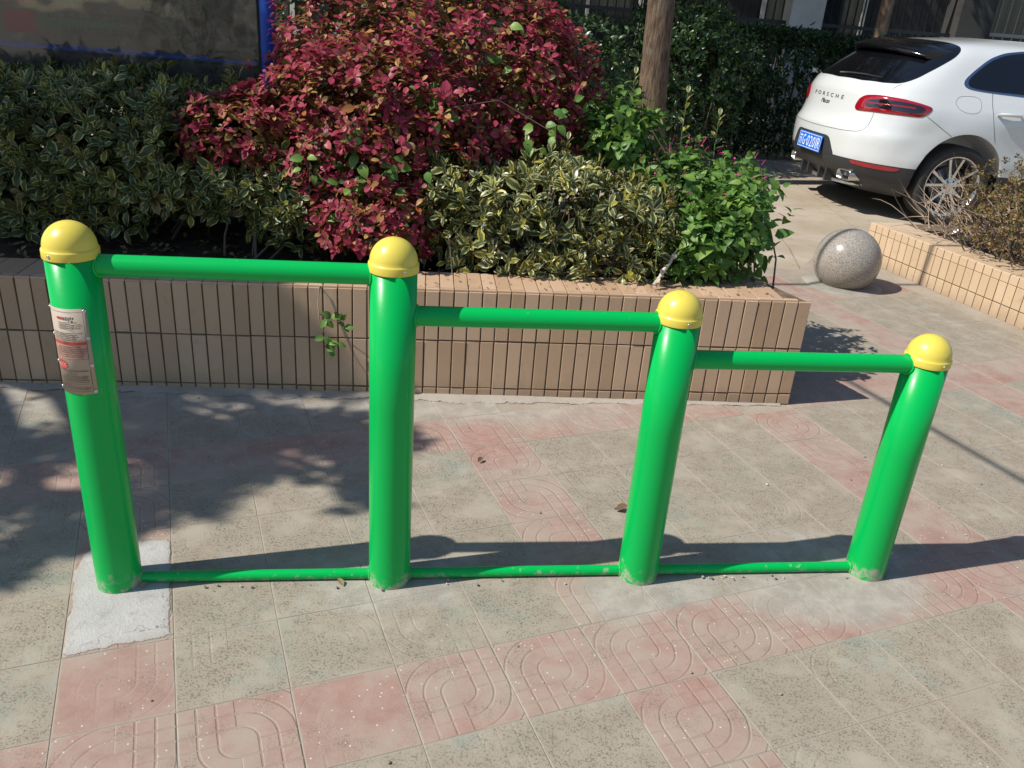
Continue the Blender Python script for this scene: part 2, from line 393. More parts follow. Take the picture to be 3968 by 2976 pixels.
def blob(name, pts, z, mat, label, h=.006, n=140, jit=.011, seed=0, cat='cement patch', dome=.004):
    """an irregular low patch of mortar: outline with ragged edge, slightly domed"""
    P = np.array(pts); r = np.random.default_rng(seed); L = len(P); out = []
    for i in range(n):
        t = i / n * L; k = int(t); f = t - k
        p0, p1, p2, p3 = (P[(k + j) % L] for j in (-1, 0, 1, 2))
        out.append(.5 * ((2 * p1) + (p2 - p0) * f + (2 * p0 - 5 * p1 + 4 * p2 - p3) * f * f + (3 * p1 - p0 - 3 * p2 + p3) * f ** 3))
    out = np.array(out); ctr = out.mean(0); ph = r.uniform(0, 6.28, 12)
    a = np.arange(n) / n * 6.283
    w = sum(np.sin(a * k * 3 + ph[k]) / (k + 1) ** .6 for k in range(12)) * jit * .5 + r.normal(0, jit * .25, n)
    dirs = out - ctr; dirs /= np.linalg.norm(dirs, axis=1)[:, None]; out = out + dirs * w[:, None]
    V = []; F = []
    rings = [(1.0, -.003), (.985, h * .6), (.93, h), (.6, h + dome * .7), (.25, h + dome)]; ea = []
    for k, (s, zz) in enumerate(rings):
        for p in ctr + (out - ctr) * s: V.append((p[0], p[1], z + zz + 0.)); ea.append((0, .12, .3, .8, 1.)[k])
    for k in range(len(rings) - 1):
        for i in range(n): F.append((k * n + i, k * n + (i + 1) % n, (k + 1) * n + (i + 1) % n, (k + 1) * n + i))
    F.append(tuple(range((len(rings) - 1) * n, len(rings) * n)))
    return tag(obj(name, V, F, mat, smooth=True, attrs={'edge': ea}), label, cat)
blob('cement_patch', [(-1.018, 1.512), (-.96, 1.537), (-.905, 1.56), (-.85, 1.583), (-.797, 1.604), (-.803, 1.625), (-.838, 1.71), (-.875, 1.80), (-.915, 1.90), (-.952, 1.99), (-.975, 2.01), (-1.02, 2.0), (-1.08, 1.985), (-1.12, 1.975), (-1.165, 1.925), (-1.16, 1.84), (-1.125, 1.76), (-1.08, 1.65), (-1.045, 1.56)],
     0, M_CEM_W, 'white cement patch around the foot of the post with the sign plate', jit=.0045, h=.0022, dome=.0012, seed=1)
# cement strip along the foot of the long planter
r_ = np.random.default_rng(8); V = []; F = []; ns = 120; ea = []
for i in range(ns):
    s = -.9 + (WEND + .86) * i / (ns - 1); p = W0 + wd * s
    base = np.interp(p[0], [-2.9, -1.96, -1.5, -1.05, -.54, -.24, -.08, .04, .28, .58, .79, 1.2], [.05, .05, .06, .07, .06, .08, .07, .06, .05, .04, .03, .02])
    wdt = base * (1 + .16 * math.sin(i * .9) + .1 * r_.normal())
    for f, z in ((-.01, .010), (.25 * wdt, .0055), (.85 * wdt, .0025), (wdt * 1.1, -.001)):
        q = p - wt * f; V.append((q[0], q[1], z + .0008 * r_.normal())); ea.append({.010: .95, .0055: .85, .0025: .45}.get(z, 0.))
for i in range(ns - 1):
    for k in range(3): F.append((i * 4 + k, i * 4 + k + 1, i * 4 + k + 5, i * 4 + k + 4))
tag(obj('cement_strip', V, F, M_CEM_D, smooth=True, attrs={'edge': ea}), 'strip of dusty cement smeared along the foot of the long tiled planter', 'cement strip')

# ------------------------------------------------------------------ tiled planters
def wall_tile_mesh(w, h, d, mat, bev=.0022):
    bm = box_bm((-w / 2, 0, -h / 2), (w / 2, d, h / 2)); 
    ed = [e for e in bm.edges if all(abs(v.co.y) < 1e-6 for v in e.verts)]
    bmesh.ops.bevel(bm, geom=ed, offset=bev, segments=2, affect='EDGES', profile=.6)
    me = bpy.data.meshes.new('wall_tile'); bm.to_mesh(me); bm.free(); me.materials.append(mat.m); return me
PITCH, GAP = .0567, .0056
def ztop(s): return .441 + .0104 * s
planter = tag(empty('planter', (W0[0], W0[1], 0), WA), 'long raised planter faced with upright tan tiles, behind the green rails', 'planter')
def PL(s, t): return W0 + wd * s + wt * t
# core (grout behind the tiles) as a mesh in planter space
def sk(t):          # s of the skewed end at depth t
    a = RAD(117) - WA; return WEND + t / math.tan(a)
S0 = -.95
def prism(name, pts, z0, z1, mat, parent):
    n = len(pts); V = [(s, t, z0) for s, t in pts] + [(s, t, z1(s) if callable(z1) else z1) for s, t in pts]
    F = [tuple(range(n))[::-1], tuple(range(n, 2 * n))] + [(i, (i + 1) % n, n + (i + 1) % n, n + i) for i in range(n)]
    return obj(name, V, F, mat, parent)
d_ = .0035; TD = .24
prism('wall_core', [(S0, d_), (WEND - .008, d_), (sk(TD) - .004, TD), (S0, TD)], -.1, lambda s: ztop(s) - .0085, M_GROUT, planter)
prism('end_wall_core', [(sk(TD) - .0045 - .22, TD + .001), (sk(TD) - .0045, TD + .001), (sk(1.9) - .004, 1.9), (sk(1.9) - .22, 1.9)], -.1, .455, M_GROUT, planter)
soil = []
NS, NTt = 60, 34; V = []; F = []
nz = smooth_noise(3, 10, 9.)
for i in range(NS):
    for j in range(NTt):
        t = TD - .01 + 1.75 * j / (NTt - 1); s = S0 + (sk(t) - .20 - S0) * i / (NS - 1)
        V.append((s, t, .405 + .018 * float(nz(np.array([s * 1.7, t * 2, 0]))) + .006 * rng.normal()))
for i in range(NS - 1):
    for j in range(NTt - 1): F.append((i * NTt + j, (i + 1) * NTt + j, (i + 1) * NTt + j + 1, i * NTt + j + 1))
obj('soil', V, F, M_SOIL, planter, smooth=True)
RH = .2035
me_full = wall_tile_mesh(PITCH - GAP, RH, .012, M_TILE); me_bot = wall_tile_mesh(PITCH - GAP, .045, .012, M_TILE)
me_cop = wall_tile_mesh(PITCH - .003, .205, .010, M_TILE); me_edge = wall_tile_mesh(PITCH - .003, .022, .010, M_TILE)
ncol = int((WEND - S0) / PITCH)
for k in range(ncol):
    s = WEND - PITCH * (k + .5); zt = ztop(s)
    for (me, zc) in ((me_full, zt - .007 - RH / 2), (me_full, zt - .007 - RH * 1.5 - .0058), (me_bot, zt - .007 - RH * 2 - .0116 - .0225)):
        o = link('wall_tile', me, planter); o.location = (s, rng.normal(0, .0006) - .003, zc + rng.normal(0, .0008))
        o.rotation_euler = (rng.normal(0, .004), rng.normal(0, .004), rng.normal(0, .006))
    # coping: short nosing piece and a long piece, laid flat
    for me, tc in ((me_edge, .012), (me_cop, .128)):
        if s > sk(tc + .1) - .03: continue
        o = link('coping_tile', me, planter); o.location = (s, tc, zt + .002 + rng.normal(0, .0005)); o.rotation_euler = (RAD(-90), 0, rng.normal(0, .004))
# skewed end: coping pieces laid along it
me_c2 = wall_tile_mesh(PITCH - GAP, .19, .010, M_TILE)
an = RAD(117) - WA
for k in range(26):
    t = TD + .03 + PITCH * math.sin(an) * k
    o = link('coping_tile', me_c2, planter); o.location = (sk(t) - .098, t, .470 + rng.normal(0, .0005)); o.rotation_euler = (RAD(-90), 0, an)
me_s = wall_tile_mesh(PITCH - GAP, .205, .010, M_TILE)
for k in range(30):
    t = .035 + PITCH * math.sin(an) * k
    for zc in (.36, .15):
        o = link('wall_tile', me_s, planter); o.location = (sk(t) + .004, t, zc); o.rotation_euler = (0, 0, an)

# second planter, cream tiles
RH2 = .272
rang = math.atan2(rdir[1], rdir[0])
pl2 = tag(empty('planter', (RP0[0], RP0[1], 0), rang), 'low cream-tiled planter holding the dry clipped shrub', 'planter')
# local: x along the wall (towards the camera), -? into planter
sgn = 1. if (np.array([-math.sin(rang), math.cos(rang)]) @ rnor) > 0 else -1.
LEN2 = 3.4
prism('wall_core', [(.004, sgn * .004), (LEN2, sgn * .004), (LEN2, sgn * .26), (.004, sgn * .26)][::int(sgn)], -.15, RH2 - .008, M_GROUT, pl2)
prism('end_wall_core', [(.004, sgn * .261), (.20, sgn * .261), (.40, sgn * 2.2), (.2, sgn * 2.2)][::int(sgn)], -.15, RH2 - .008, M_GROUT, pl2)
prism('soil', [(.21, sgn * .262), (LEN2, sgn * .262), (LEN2, sgn * 2.2), (.41, sgn * 2.2)][::int(sgn)], -.15, RH2 - .04, M_SOIL, pl2)
P2 = .0655
meA = wall_tile_mesh(P2 - .005, .052, .010, M_TILE2); meB = wall_tile_mesh(P2 - .005, .125, .010, M_TILE2); meC = wall_tile_mesh(P2 - .005, .085, .010, M_TILE2)
meD = wall_tile_mesh(P2 - .005, .235, .010, M_TILE2)
for k in range(int(LEN2 / P2)):
    s = P2 * (k + .5)
    for me, zc in ((meA, RH2 - .028), (meB, RH2 - .028 - .0255 - .066), (meC, RH2 - .028 - .0255 - .1345 - .0425)):
        o = link('wall_tile', me, pl2); o.location = (s, -sgn * .002 + rng.normal(0, .0005), zc)
        o.rotation_euler = (rng.normal(0, .004), 0, (0 if sgn > 0 else math.pi) + rng.normal(0, .005))
me_slab = wall_tile_mesh(.42, .245, .012, M_TILE2, .003)
for k in range(8):
    o = link('coping_slab', me_slab, pl2); o.location = (.215 + .425 * k, sgn * .128, RH2 + .001); o.rotation_euler = (RAD(-90), 0, 0)

# ------------------------------------------------------------------ green push-up rails
BA = RAD(8.61); bd = np.array([math.cos(BA), math.sin(BA)]); BC = np.array([.0535, 1.9648])
bars = tag(empty('push_up_rails', (BC[0], BC[1], 0), BA), 'green steel push-up rails with four stepped posts and yellow domed caps', 'fitness rails')
PS = [-1.081, -.360, .361, 1.078]; PZ = [.922, .914, .806, .706]; PR = .057
for i, (s, h) in enumerate(zip(PS, PZ)):
    V, F = lathe([(PR, -.06), (PR, .1), (PR, .3), (PR, .6 * h), (PR, h)], 64)
    o = obj('post', V, F, M_GREEN, bars, smooth=True); o.location = (s, 0, 0)
    # weld collar at the foot
    capp = [(.0575, -.002), (.0603, -.002), (.0606, .0), (.0606, .0155), (.0600, .0175), (.0580, .0190), (.0572, .0205)]
    for k in range(1, 13):
        a = k / 12 * math.pi / 2; capp.append((.0572 * math.cos(a), .0205 + .0575 * math.sin(a)))
    capp[-1] = (.0004, capp[-1][1])
    V, F = lathe(capp, 64)
    c = obj('cap', V, F, M_YEL, bars, smooth=True); c.location = (s, 0, h - .012)
    c.data.set_sharp_from_angle(angle=RAD(40))
    for ai in (RAD([-118, -62, -82, -78][i]), RAD([62, 118, 98, 102][i])):
        V, F = lathe([(.0040, 0), (.0040, .0010), (.0033, .0017), (.0015, .0018), (.0013, .0006), (.0002, .0006)], 16)
        sc = obj('screw', V, F, M_STEEL, c, smooth=True)
        sc.location = (.0604 * math.cos(ai), .0604 * math.sin(ai), .0085); sc.rotation_euler = (0, RAD(90), ai)
def rail(name, i, j, z, r):
    V, F = tube([(PS[i] + PR - .012, 0, z), (PS[j] - PR + .012, 0, z)], r, 40, cap=False)
    o = obj(name, V, F, M_GREEN if r > .02 else M_GREENF, bars, smooth=True)
    # weld beads
    for s, sg in ((PS[i], 1), (PS[j], -1)):
        pts = []
        for k in range(25):
            a = 2 * math.pi * k / 24; yy = (r + .001) * math.cos(a); zz = z + (r + .001) * math.sin(a)
            pts.append((s + sg * (math.sqrt(PR ** 2 - yy ** 2) + .0012), yy, zz))
        V, F = tube(pts, .0033 * (1 if r > .02 else .8), 8, cap=False)
        obj('weld', V, F, M_GREEN, o, smooth=True)
for i, z in enumerate((.888, .786, .686)): rail('rail', i, i + 1, z, .0252)
for i in range(3): rail('foot_rail', i, i + 1, .0155, .0148)

# curved sign plate riveted to the first post
M_PLATE = NT('sign_plate_metal', rough=.45, color=(.40, .325, .25), metal=.0)
M_PLATE.set(Roughness=M_PLATE.math('ADD', .5, M_PLATE.math('MULTIPLY', M_PLATE.noise(30., 3.), .2)))
M_INK = NT('sign_ink', rough=.5, color=(.13, .105, .085)); M_RED = NT('sign_red', rough=.4, color=(.50, .06, .045)); M_PINK = NT('sign_pink', rough=.4, color=(.46, .27, .20))
def curve_mesh(V, r):      # flat (w,h) sign coordinates -> on the post; w is arc length
    out = []
    for w, h, e in V:
        a = A0 + w / PR; out.append((PS[0] + (PR + r + e) * math.cos(a), (PR + r + e) * math.sin(a), ZS + h))
    return out
A0 = RAD(-100) - BA; ZS = .694; SW, SH = .105, .212
def sign_patch(name, w0, w1, h0, h1, off, mat, parent, nx=14, shape=None):
    V = []; F = []
    for i in range(nx + 1):
        for j in (0, 1): V.append((w0 + (w1 - w0) * i / nx, (h0, h1)[j], 0))
    for i in range(nx): F.append((2 * i, 2 * i + 2, 2 * i + 3, 2 * i + 1))
    return obj(name, curve_mesh(V, off), F, mat, parent, smooth=True)
plate = sign_patch('sign_plate', -SW / 2, SW / 2, -SH / 2, SH / 2, .0016, M_PLATE, bars)
md = plate.modifiers.new('thickness', 'SOLIDIFY'); md.thickness = .0012; md.offset = -1
def ink(segs, name, mat, off=.0020):
    parts = []
    for w0, w1, h0, h1 in segs:
        V = []; nx = max(2, int(abs(w1 - w0) / .006) + 1)
        for i in range(nx + 1):
            for j in (0, 1): V.append((w0 + (w1 - w0) * i / nx, (h0, h1)[j], 0))
        parts.append((curve_mesh(V, off), [(2 * i, 2 * i + 2, 2 * i + 3, 2 * i + 1) for i in range(nx)]))
    V, F = join(parts); return obj(name, V, F, mat, plate, smooth=True)
def frame_segs(w0, w1, h0, h1, t): return [(w0, w1, h0, h0 + t), (w0, w1, h1 - t, h1), (w0, w0 + t, h0, h1), (w1 - t, w1, h0, h1)]
ink(frame_segs(-.044, .044, -.099, .099, .0007), 'border_line', M_INK)
ink(frame_segs(-.038, .043, -.017, .020, .0006), 'warning_border', M_INK, .0024)
ink([(-.038, .043, -.017, .020)], 'warning_field', M_PINK)
ink([(-.038, .043, .0195, .0265)], 'warning_band', M_RED, .0026)
ink(frame_segs(-.038, .043, -.080, -.0475, .0006), 'lower_border', M_INK)
r_ = np.random.default_rng(4); segs = []
for h, w0, w1 in [(.074, -.012, .030), (.069, -.012, .038), (.0645, -.012, .040), (.060, -.012, .036), (.048, -.036, .038), (.0435, -.036, .028), (.039, -.036, .030), (.0345, -.036, .026), (.030, -.036, .036),
                  (.014, -.022, .030), (.009, -.030, .041), (.0045, -.032, .041), (0, -.032, .040), (-.005, -.030, .036), (-.010, -.028, .034),
                  (-.0455, -.030, .038), (-.0605, -.022, .038), (-.065, -.026, .036), (-.0695, -.028, .040), (-.074, -.026, .038), (-.084, -.022, .0), (-.0885, -.034, .040), (-.093, -.030, .038)]:
    w = w0
    while w < w1:
        l = .0016 + .0010 * r_.random(); segs.append((w, min(w + l, w1), h - .0011, h + .0012 * r_.random() + .0002)); w += l + .0007
ink(segs, 'small_print', M_INK, .0029)
def sign_text(s, size, w, h, mat, name, off=.0032):
    me = text_mesh(s, size); P = [(v.co.x + w, v.co.y + h, 0) for v in me.vertices]
    for v, c in zip(me.vertices, curve_mesh(P, off)): v.co = c
    return finish(name, me, mat, plate)
ink([(-.014 + k * .0042, -.0108 + k * .0042, .0815, .0868 + .0008 * (k % 2)) for k in range(4)], 'heading_mark', M_RED, .0029)
ink([(.003 + k * .0046, .0062 + k * .0046, .0815, .0868 + .0008 * (k % 2)) for k in range(5)], 'heading_mark', M_INK, .0029)
sign_text('警告', .0065, .0, .0228, M_INK, 'warning_word', .0034)
sign_text('合 格 证', .0072, .002, -.0535, M_INK, 'certificate_word')
V = [(0, 0, 0)]; F = []
for k in range(32): a = k / 32 * 6.283; V.append((.0155 * math.cos(a), .0115 * math.sin(a), 0)); F.append((0, 1 + k, 1 + (k + 1) % 32))
obj('logo_oval', curve_mesh([(w - .0205, h - .0325, 0) for w, h, _ in V], .0026), F, M_RED, plate, smooth=True)
M_CREAM = NT('sign_cream', rough=.5, color=(.62, .55, .45))
sign_text('NSCC', .0105, -.0205, -.0325, M_CREAM, 'logo_letters', .0034)
for w in (-.0475, .0475):
    for h in (-.100, -.034, .034, .100):
        V, F = lathe([(.0042, 0), (.0042, .001), (.0034, .0022), (.0014, .0022), (.0012, .0008), (.0002, .0008)], 14)
        o = obj('rivet', V, F, M_STEEL, plate, smooth=True); a = A0 + w / PR
        o.location = (PS[0] + (PR + .0015) * math.cos(a), (PR + .0015) * math.sin(a), ZS + h); o.rotation_euler = (0, RAD(90), a)

# ------------------------------------------------------------------ granite ball in its mortar collar
n = NT('granite', rough=.16, spec=.5)
g1 = n.noise(130., 3., n.objc(), .6); g2 = n.voro(210., n.objc(), out='Color'); g3 = n.noise(5., 3., n.objc())
c = n.ramp(g1, [(.33, (.10, .085, .07)), (.44, (.27, .24, .20)), (.58, (.37, .335, .285)), (.72, (.46, .415, .355))])
c = n.mix(.35, c, n.ramp(n.sep(g2)[0], [(.1, (.14, .125, .105)), (.5, (.32, .29, .25)), (.9, (.42, .37, .32))]))
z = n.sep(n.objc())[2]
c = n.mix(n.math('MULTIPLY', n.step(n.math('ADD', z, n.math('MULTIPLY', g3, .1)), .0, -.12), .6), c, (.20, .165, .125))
n.col(c); n.set(Roughness=n.math('ADD', .12, n.math('MULTIPLY', g3, .18))); M_GRAN = n
ball = tag(empty('stone_ball', (2.083, 5.27, 0)), 'polished speckled granite ball set in the pavement beside the cream planter', 'stone ball')
bm = bmesh.new(); bmesh.ops.create_uvsphere(bm, u_segments=64, v_segments=40, radius=.207)
o = bm_obj('sphere', bm, M_GRAN, ball, True); o.location = (0, 0, .165)
V, F = lathe([(.27, -.012), (.24, .003), (.20, .010), (.16, .016), (.12, .014)], 60)
V = [(x * (1 + .07 * math.sin(3 * math.atan2(y, x) + 1) + .03 * rng.normal() * (i < 60)), y * (1 + .06 * math.cos(2 * math.atan2(y, x))), z) for i, (x, y, z) in enumerate(V)]
obj('mortar_collar', V, F[:-1], M_COLL, ball, True)

# ------------------------------------------------------------------ vegetation
def leaf_tpl(width=.42, peak=.55, st=(0., .22, .5, .78, 1.), fold=.10, droop=.10, notch=0.):
    V = []; U = []; F = []
    def hw(x): return width / 2 * max(0., math.sin(math.pi * x ** (math.log(.5) / math.log(peak)))) ** .8
    idx = []
    for i, x in enumerate(st):
        z = -droop * x * x + .04 * math.sin(x * 3.1)
        w = hw(x)
        if i in (0, len(st) - 1):
            V.append((x, 0, z)); U.append((x, 0)); idx.append((len(V) - 1,) * 3)
        else:
            k = len(V); V += [(x, w, z + fold * w * 2), (x, 0, z), (x, -w, z + fold * w * 2)]; U += [(x, 1), (x, 0), (x, -1)]; idx.append((k, k + 1, k + 2))
    for a, b in zip(idx[:-1], idx[1:]):
        for s in (0, 1):
            q = (a[s], a[s + 1], b[s + 1], b[s]); q2 = []
            for v in q:
                if v not in q2: q2.append(v)
            F.append(tuple(q2))
    return np.array(V, float), np.array(U, float), F
def unit(a): return a / (np.linalg.norm(a, axis=-1, keepdims=True) + 1e-9)
def leaf_cloud(name, tpl, P, X, N, S, mat, parent=None, dep=None, smooth=True, kind='stuff', rnd=None):
    V, U, F = tpl; n = len(P); k = len(V)
    X = unit(X); Y = unit(np.cross(N, X)); N = np.cross(X, Y)
    co = P[:, None] + S[:, None, None] * (V[None, :, 0:1] * X[:, None] + V[None, :, 1:2] * Y[:, None] + V[None, :, 2:3] * N[:, None])
    me = bpy.data.meshes.new(name)
    ln = np.array([len(f) for f in F]); li = np.concatenate([np.array(f) for f in F])
    me.vertices.add(n * k); me.vertices.foreach_set('co', co.astype(np.float32).ravel())
    allidx = (np.arange(n)[:, None] * k + li[None]).ravel(); tot = np.tile(ln, n)
    me.loops.add(len(allidx)); me.loops.foreach_set('vertex_index', allidx.astype(np.int32))
    me.polygons.add(len(tot)); me.polygons.foreach_set('loop_start', np.concatenate([[0], np.cumsum(tot)[:-1]]).astype(np.int32))
    me.update(calc_edges=True)
    r = (rng.random(n) if rnd is None else rnd)
    at = {'rnd': np.repeat(r, k)}
    at['dep'] = np.repeat(dep if dep is not None else np.zeros(n), k)
    o = finish(name, me, mat, parent, smooth, np.tile(U, (n, 1)), at)
    if kind: o['kind'] = kind
    return o
def whorls(P, D, nl, size, t0=20, t1=80, inter=.25, seed=0, sizej=.2):
    r = np.random.default_rng(seed); n = len(P); D = unit(D)
    ref = np.where(np.abs(D[:, 2:3]) < .9, np.array([[0, 0, 1.]]), np.array([[1., 0, 0]]))
    A = unit(np.cross(D, ref)); B = np.cross(D, A); ph = r.uniform(0, 6.28, n)
    oP, oX, oN, oS, oI = [], [], [], [], []
    for j in range(nl):
        f = j / max(1, nl - 1); th = np.radians(t0 + (t1 - t0) * f + r.normal(0, 9, n)); a = ph + 2.4 * j + r.normal(0, .2, n)
        R = np.cos(a)[:, None] * A + np.sin(a)[:, None] * B
        X = np.cos(th)[:, None] * D + np.sin(th)[:, None] * R
        N = np.sin(th)[:, None] * D - np.cos(th)[:, None] * R + r.normal(0, .12, (n, 3))
        S = size * (.62 + .45 * f) * (1 + r.normal(0, sizej, n)).clip(.45, 1.6)
        oP.append(P - D * (inter * size * j)[..., None] if np.ndim(inter) else P - D * inter * size * j * .5); oX.append(X); oN.append(N); oS.append(S); oI.append(np.arange(n))
    return np.concatenate(oP), np.concatenate(oX), np.concatenate(oN), np.concatenate(oS), np.concatenate(oI)
def dome(c, rad, n, seed, lump=.12, f=3., zmin=-.6, power=1., layers=.35, half=None, pw=2.):
    """points on / just under an uneven rounded surface -> positions, normals, depth"""
    r = np.random.default_rng(seed); d = unit(r.normal(0, 1, (int(n * 2.2), 3))); d = d[d[:, 2] > zmin]
    if half is not None: d = d[(d @ np.array(half)) > -.25]
    d = d[:n]; nf = smooth_noise(seed + 50, 9, f); c, rad = np.array(c, float), np.array(rad, float)
    q = np.abs(d) ** pw; k = (q.sum(1)) ** (-1 / pw)
    R = k * (1 + lump * nf(d * 2.)); dp = r.random(len(d)) ** 1.7 * layers
    P = c + d * rad * (R * (1 - dp))[:, None]
    N = unit(np.sign(d) * np.abs(d * k[:, None]) ** (pw - 1) / rad)
    return P, N, dp / max(layers, 1e-6)
def pick_parts(name, tpl, L, mat, parent, count, toward=(0, 0, 1.4)):
    """the leaves that show largest, each as an object sharing one mesh; returns the mask of the rest"""
    P, X, N, S = L[:4]; me = bpy.data.meshes.new(name); V, U, F = tpl; me.from_pydata(V.tolist(), [], F)
    l = me.uv_layers.new(name='UVMap')
    for lp in me.loops: l.data[lp.index].uv = U[lp.vertex_index]
    me.polygons.foreach_set('use_smooth', np.ones(len(me.polygons), bool)); me.materials.append(mat.m)
    v = unit(np.array(toward) - P); Xn = unit(X); Y = unit(np.cross(N, Xn)); Nn = np.cross(Xn, Y)
    dist = np.linalg.norm(np.array(toward) - P, axis=1)
    score = np.abs((Nn * v).sum(1)) * S / dist + rng.random(len(P)) * .0015 - dist * .012
    order = np.argsort(-score)[:count]; keep = np.ones(len(P), bool); keep[order] = False
    for i in order:
        o = link(name, me, parent)
        M = Matrix([[Xn[i][k] * S[i], Y[i][k] * S[i], Nn[i][k] * S[i], P[i][k]] for k in range(3)] + [[0, 0, 0, 1]])
        o.matrix_local = M
    return keep
def leaf_mat(name, build, rough=.38, trans=.25, spec=.45):
    n = NT(name, rough=rough, spec=spec); at = n.math('FRACT', n.math('ADD', n.attr('rnd'), n.orand()))
    u = n.sep(n.uv()); c = build(n, at, u[0], n.math('ABSOLUTE', u[1])); n.col(c)
    tr = n.node('ShaderNodeBsdfTranslucent'); n.put(tr.inputs[0], c)
    mx = n.node('ShaderNodeMixShader'); mx.inputs[0].default_value = trans
    n.t.links.new(n.b.outputs[0], mx.inputs[1]); n.t.links.new(tr.outputs[0], mx.inputs[2]); n.t.links.new(mx.outputs[0], n.out.inputs[0])
    vein = n.step(n.math('ABSOLUTE', u[1]), .0, .12)
    n.set(Normal=n.bump(n.math('ADD', vein, n.math('MULTIPLY', n.noise(60., 2.), .6)), .0012, .5)); return n
def euo(pale):
    def f(n, r, x, y):
        core = n.ramp(r, [(0, (.050, .078, .028)), (.5, (.080, .115, .038)), (.85, (.12, .15, .042)), (1, (.22, .22, .045))])
        marg = n.ramp(r, [(0, (.42, .41, .17)), (.6, (.58, .54, .23)), (.9, (.64, .55, .16)), (1, (.68, .56, .09))])
        e = n.math('ADD', y, n.math('MULTIPLY', n.math('SUBTRACT', n.noise(70., 2.), .5), .35))
        e = n.math('MAXIMUM', e, n.step(x, .90, 1.02))
        c = n.mix(n.step(e, .62 - pale, .84 - pale), core, marg)
        return n.mix(n.math('MULTIPLY', n.step(n.math('FRACT', n.math('MULTIPLY', r, 13.7)), .90, .97), .8), c, (.42, .38, .05) if pale else (.16, .11, .035))
    return f
M_EUO = leaf_mat('variegated_leaf', euo(0.)); M_EUO2 = leaf_mat('variegated_leaf_pale', euo(.16), spec=.55, rough=.34)
def redf(n, r, x, y):
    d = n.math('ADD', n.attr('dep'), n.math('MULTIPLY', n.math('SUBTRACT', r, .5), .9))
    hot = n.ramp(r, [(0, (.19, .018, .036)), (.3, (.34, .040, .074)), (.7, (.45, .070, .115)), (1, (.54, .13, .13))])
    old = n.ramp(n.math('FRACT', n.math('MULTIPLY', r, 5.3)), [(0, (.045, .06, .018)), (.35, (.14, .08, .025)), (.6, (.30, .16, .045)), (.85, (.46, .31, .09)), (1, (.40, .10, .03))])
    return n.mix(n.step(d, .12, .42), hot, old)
M_REDL = leaf_mat('crimson_leaf', redf, rough=.42, trans=.3, spec=.28)
M_MIR = leaf_mat('broad_green_leaf', lambda n, r, x, y: n.mix(n.step(y, .08, .0), n.ramp(r, [(0, (.07, .16, .026)), (.6, (.12, .25, .042)), (1, (.22, .34, .06))]), (.15, .25, .08)), rough=.45, trans=.3)
M_DARKL = leaf_mat('dark_hedge_leaf', lambda n, r, x, y: n.ramp(r, [(0, (.012, .030, .010)), (.6, (.025, .060, .016)), (.9, (.06, .11, .028)), (1, (.12, .17, .05))]), rough=.3, trans=.15)  # brightest leaf tones stand in for sunlit foliage
M_SMALL = leaf_mat('small_green_leaf', lambda n, r, x, y: n.ramp(r, [(0, (.02, .045, .014)), (.5, (.045, .075, .02)), (.8, (.13, .10, .03)), (.93, (.20, .12, .045)), (1, (.45, .38, .03))]), rough=.4)
M_DRYL = leaf_mat('dry_leaf', lambda n, r, x, y: n.ramp(r, [(0, (.09, .10, .02)), (.3, (.13, .12, .03)), (.55, (.24, .145, .06)), (.8, (.19, .10, .045)), (1, (.32, .22, .10))]), rough=.7, trans=.2)
M_TREEL = leaf_mat('tree_leaf', lambda n, r, x, y: n.ramp(r, [(0, (.03, .07, .02)), (1, (.07, .12, .03))]), rough=.4, trans=.2)
M_TWIG = NT('twig_bark', rough=.85, color=(.13, .095, .065)); M_DTWIG = NT('dry_twig', rough=.85, color=(.33, .25, .18))
M_PINKF = NT('pink_petal', rough=.5, color=(.62, .035, .22))
M_DEAD = leaf_mat('fallen_leaf', lambda n, r, x, y: n.ramp(r, [(0, (.12, .07, .035)), (.5, (.22, .14, .07)), (1, (.33, .24, .13))]), rough=.75, trans=.1)

T_EUO = leaf_tpl(.46, .58, fold=.14, droop=.16); T_RED = leaf_tpl(.54, .62, fold=.10, droop=.12)
T_MIR = leaf_tpl(.62, .30, fold=.12, droop=.30); T_SMALL = leaf_tpl(.5, .5, st=(0, .5, 1.), fold=.1); T_DARK = leaf_tpl(.44, .5, st=(0, .35, .7, 1.), fold=.12)

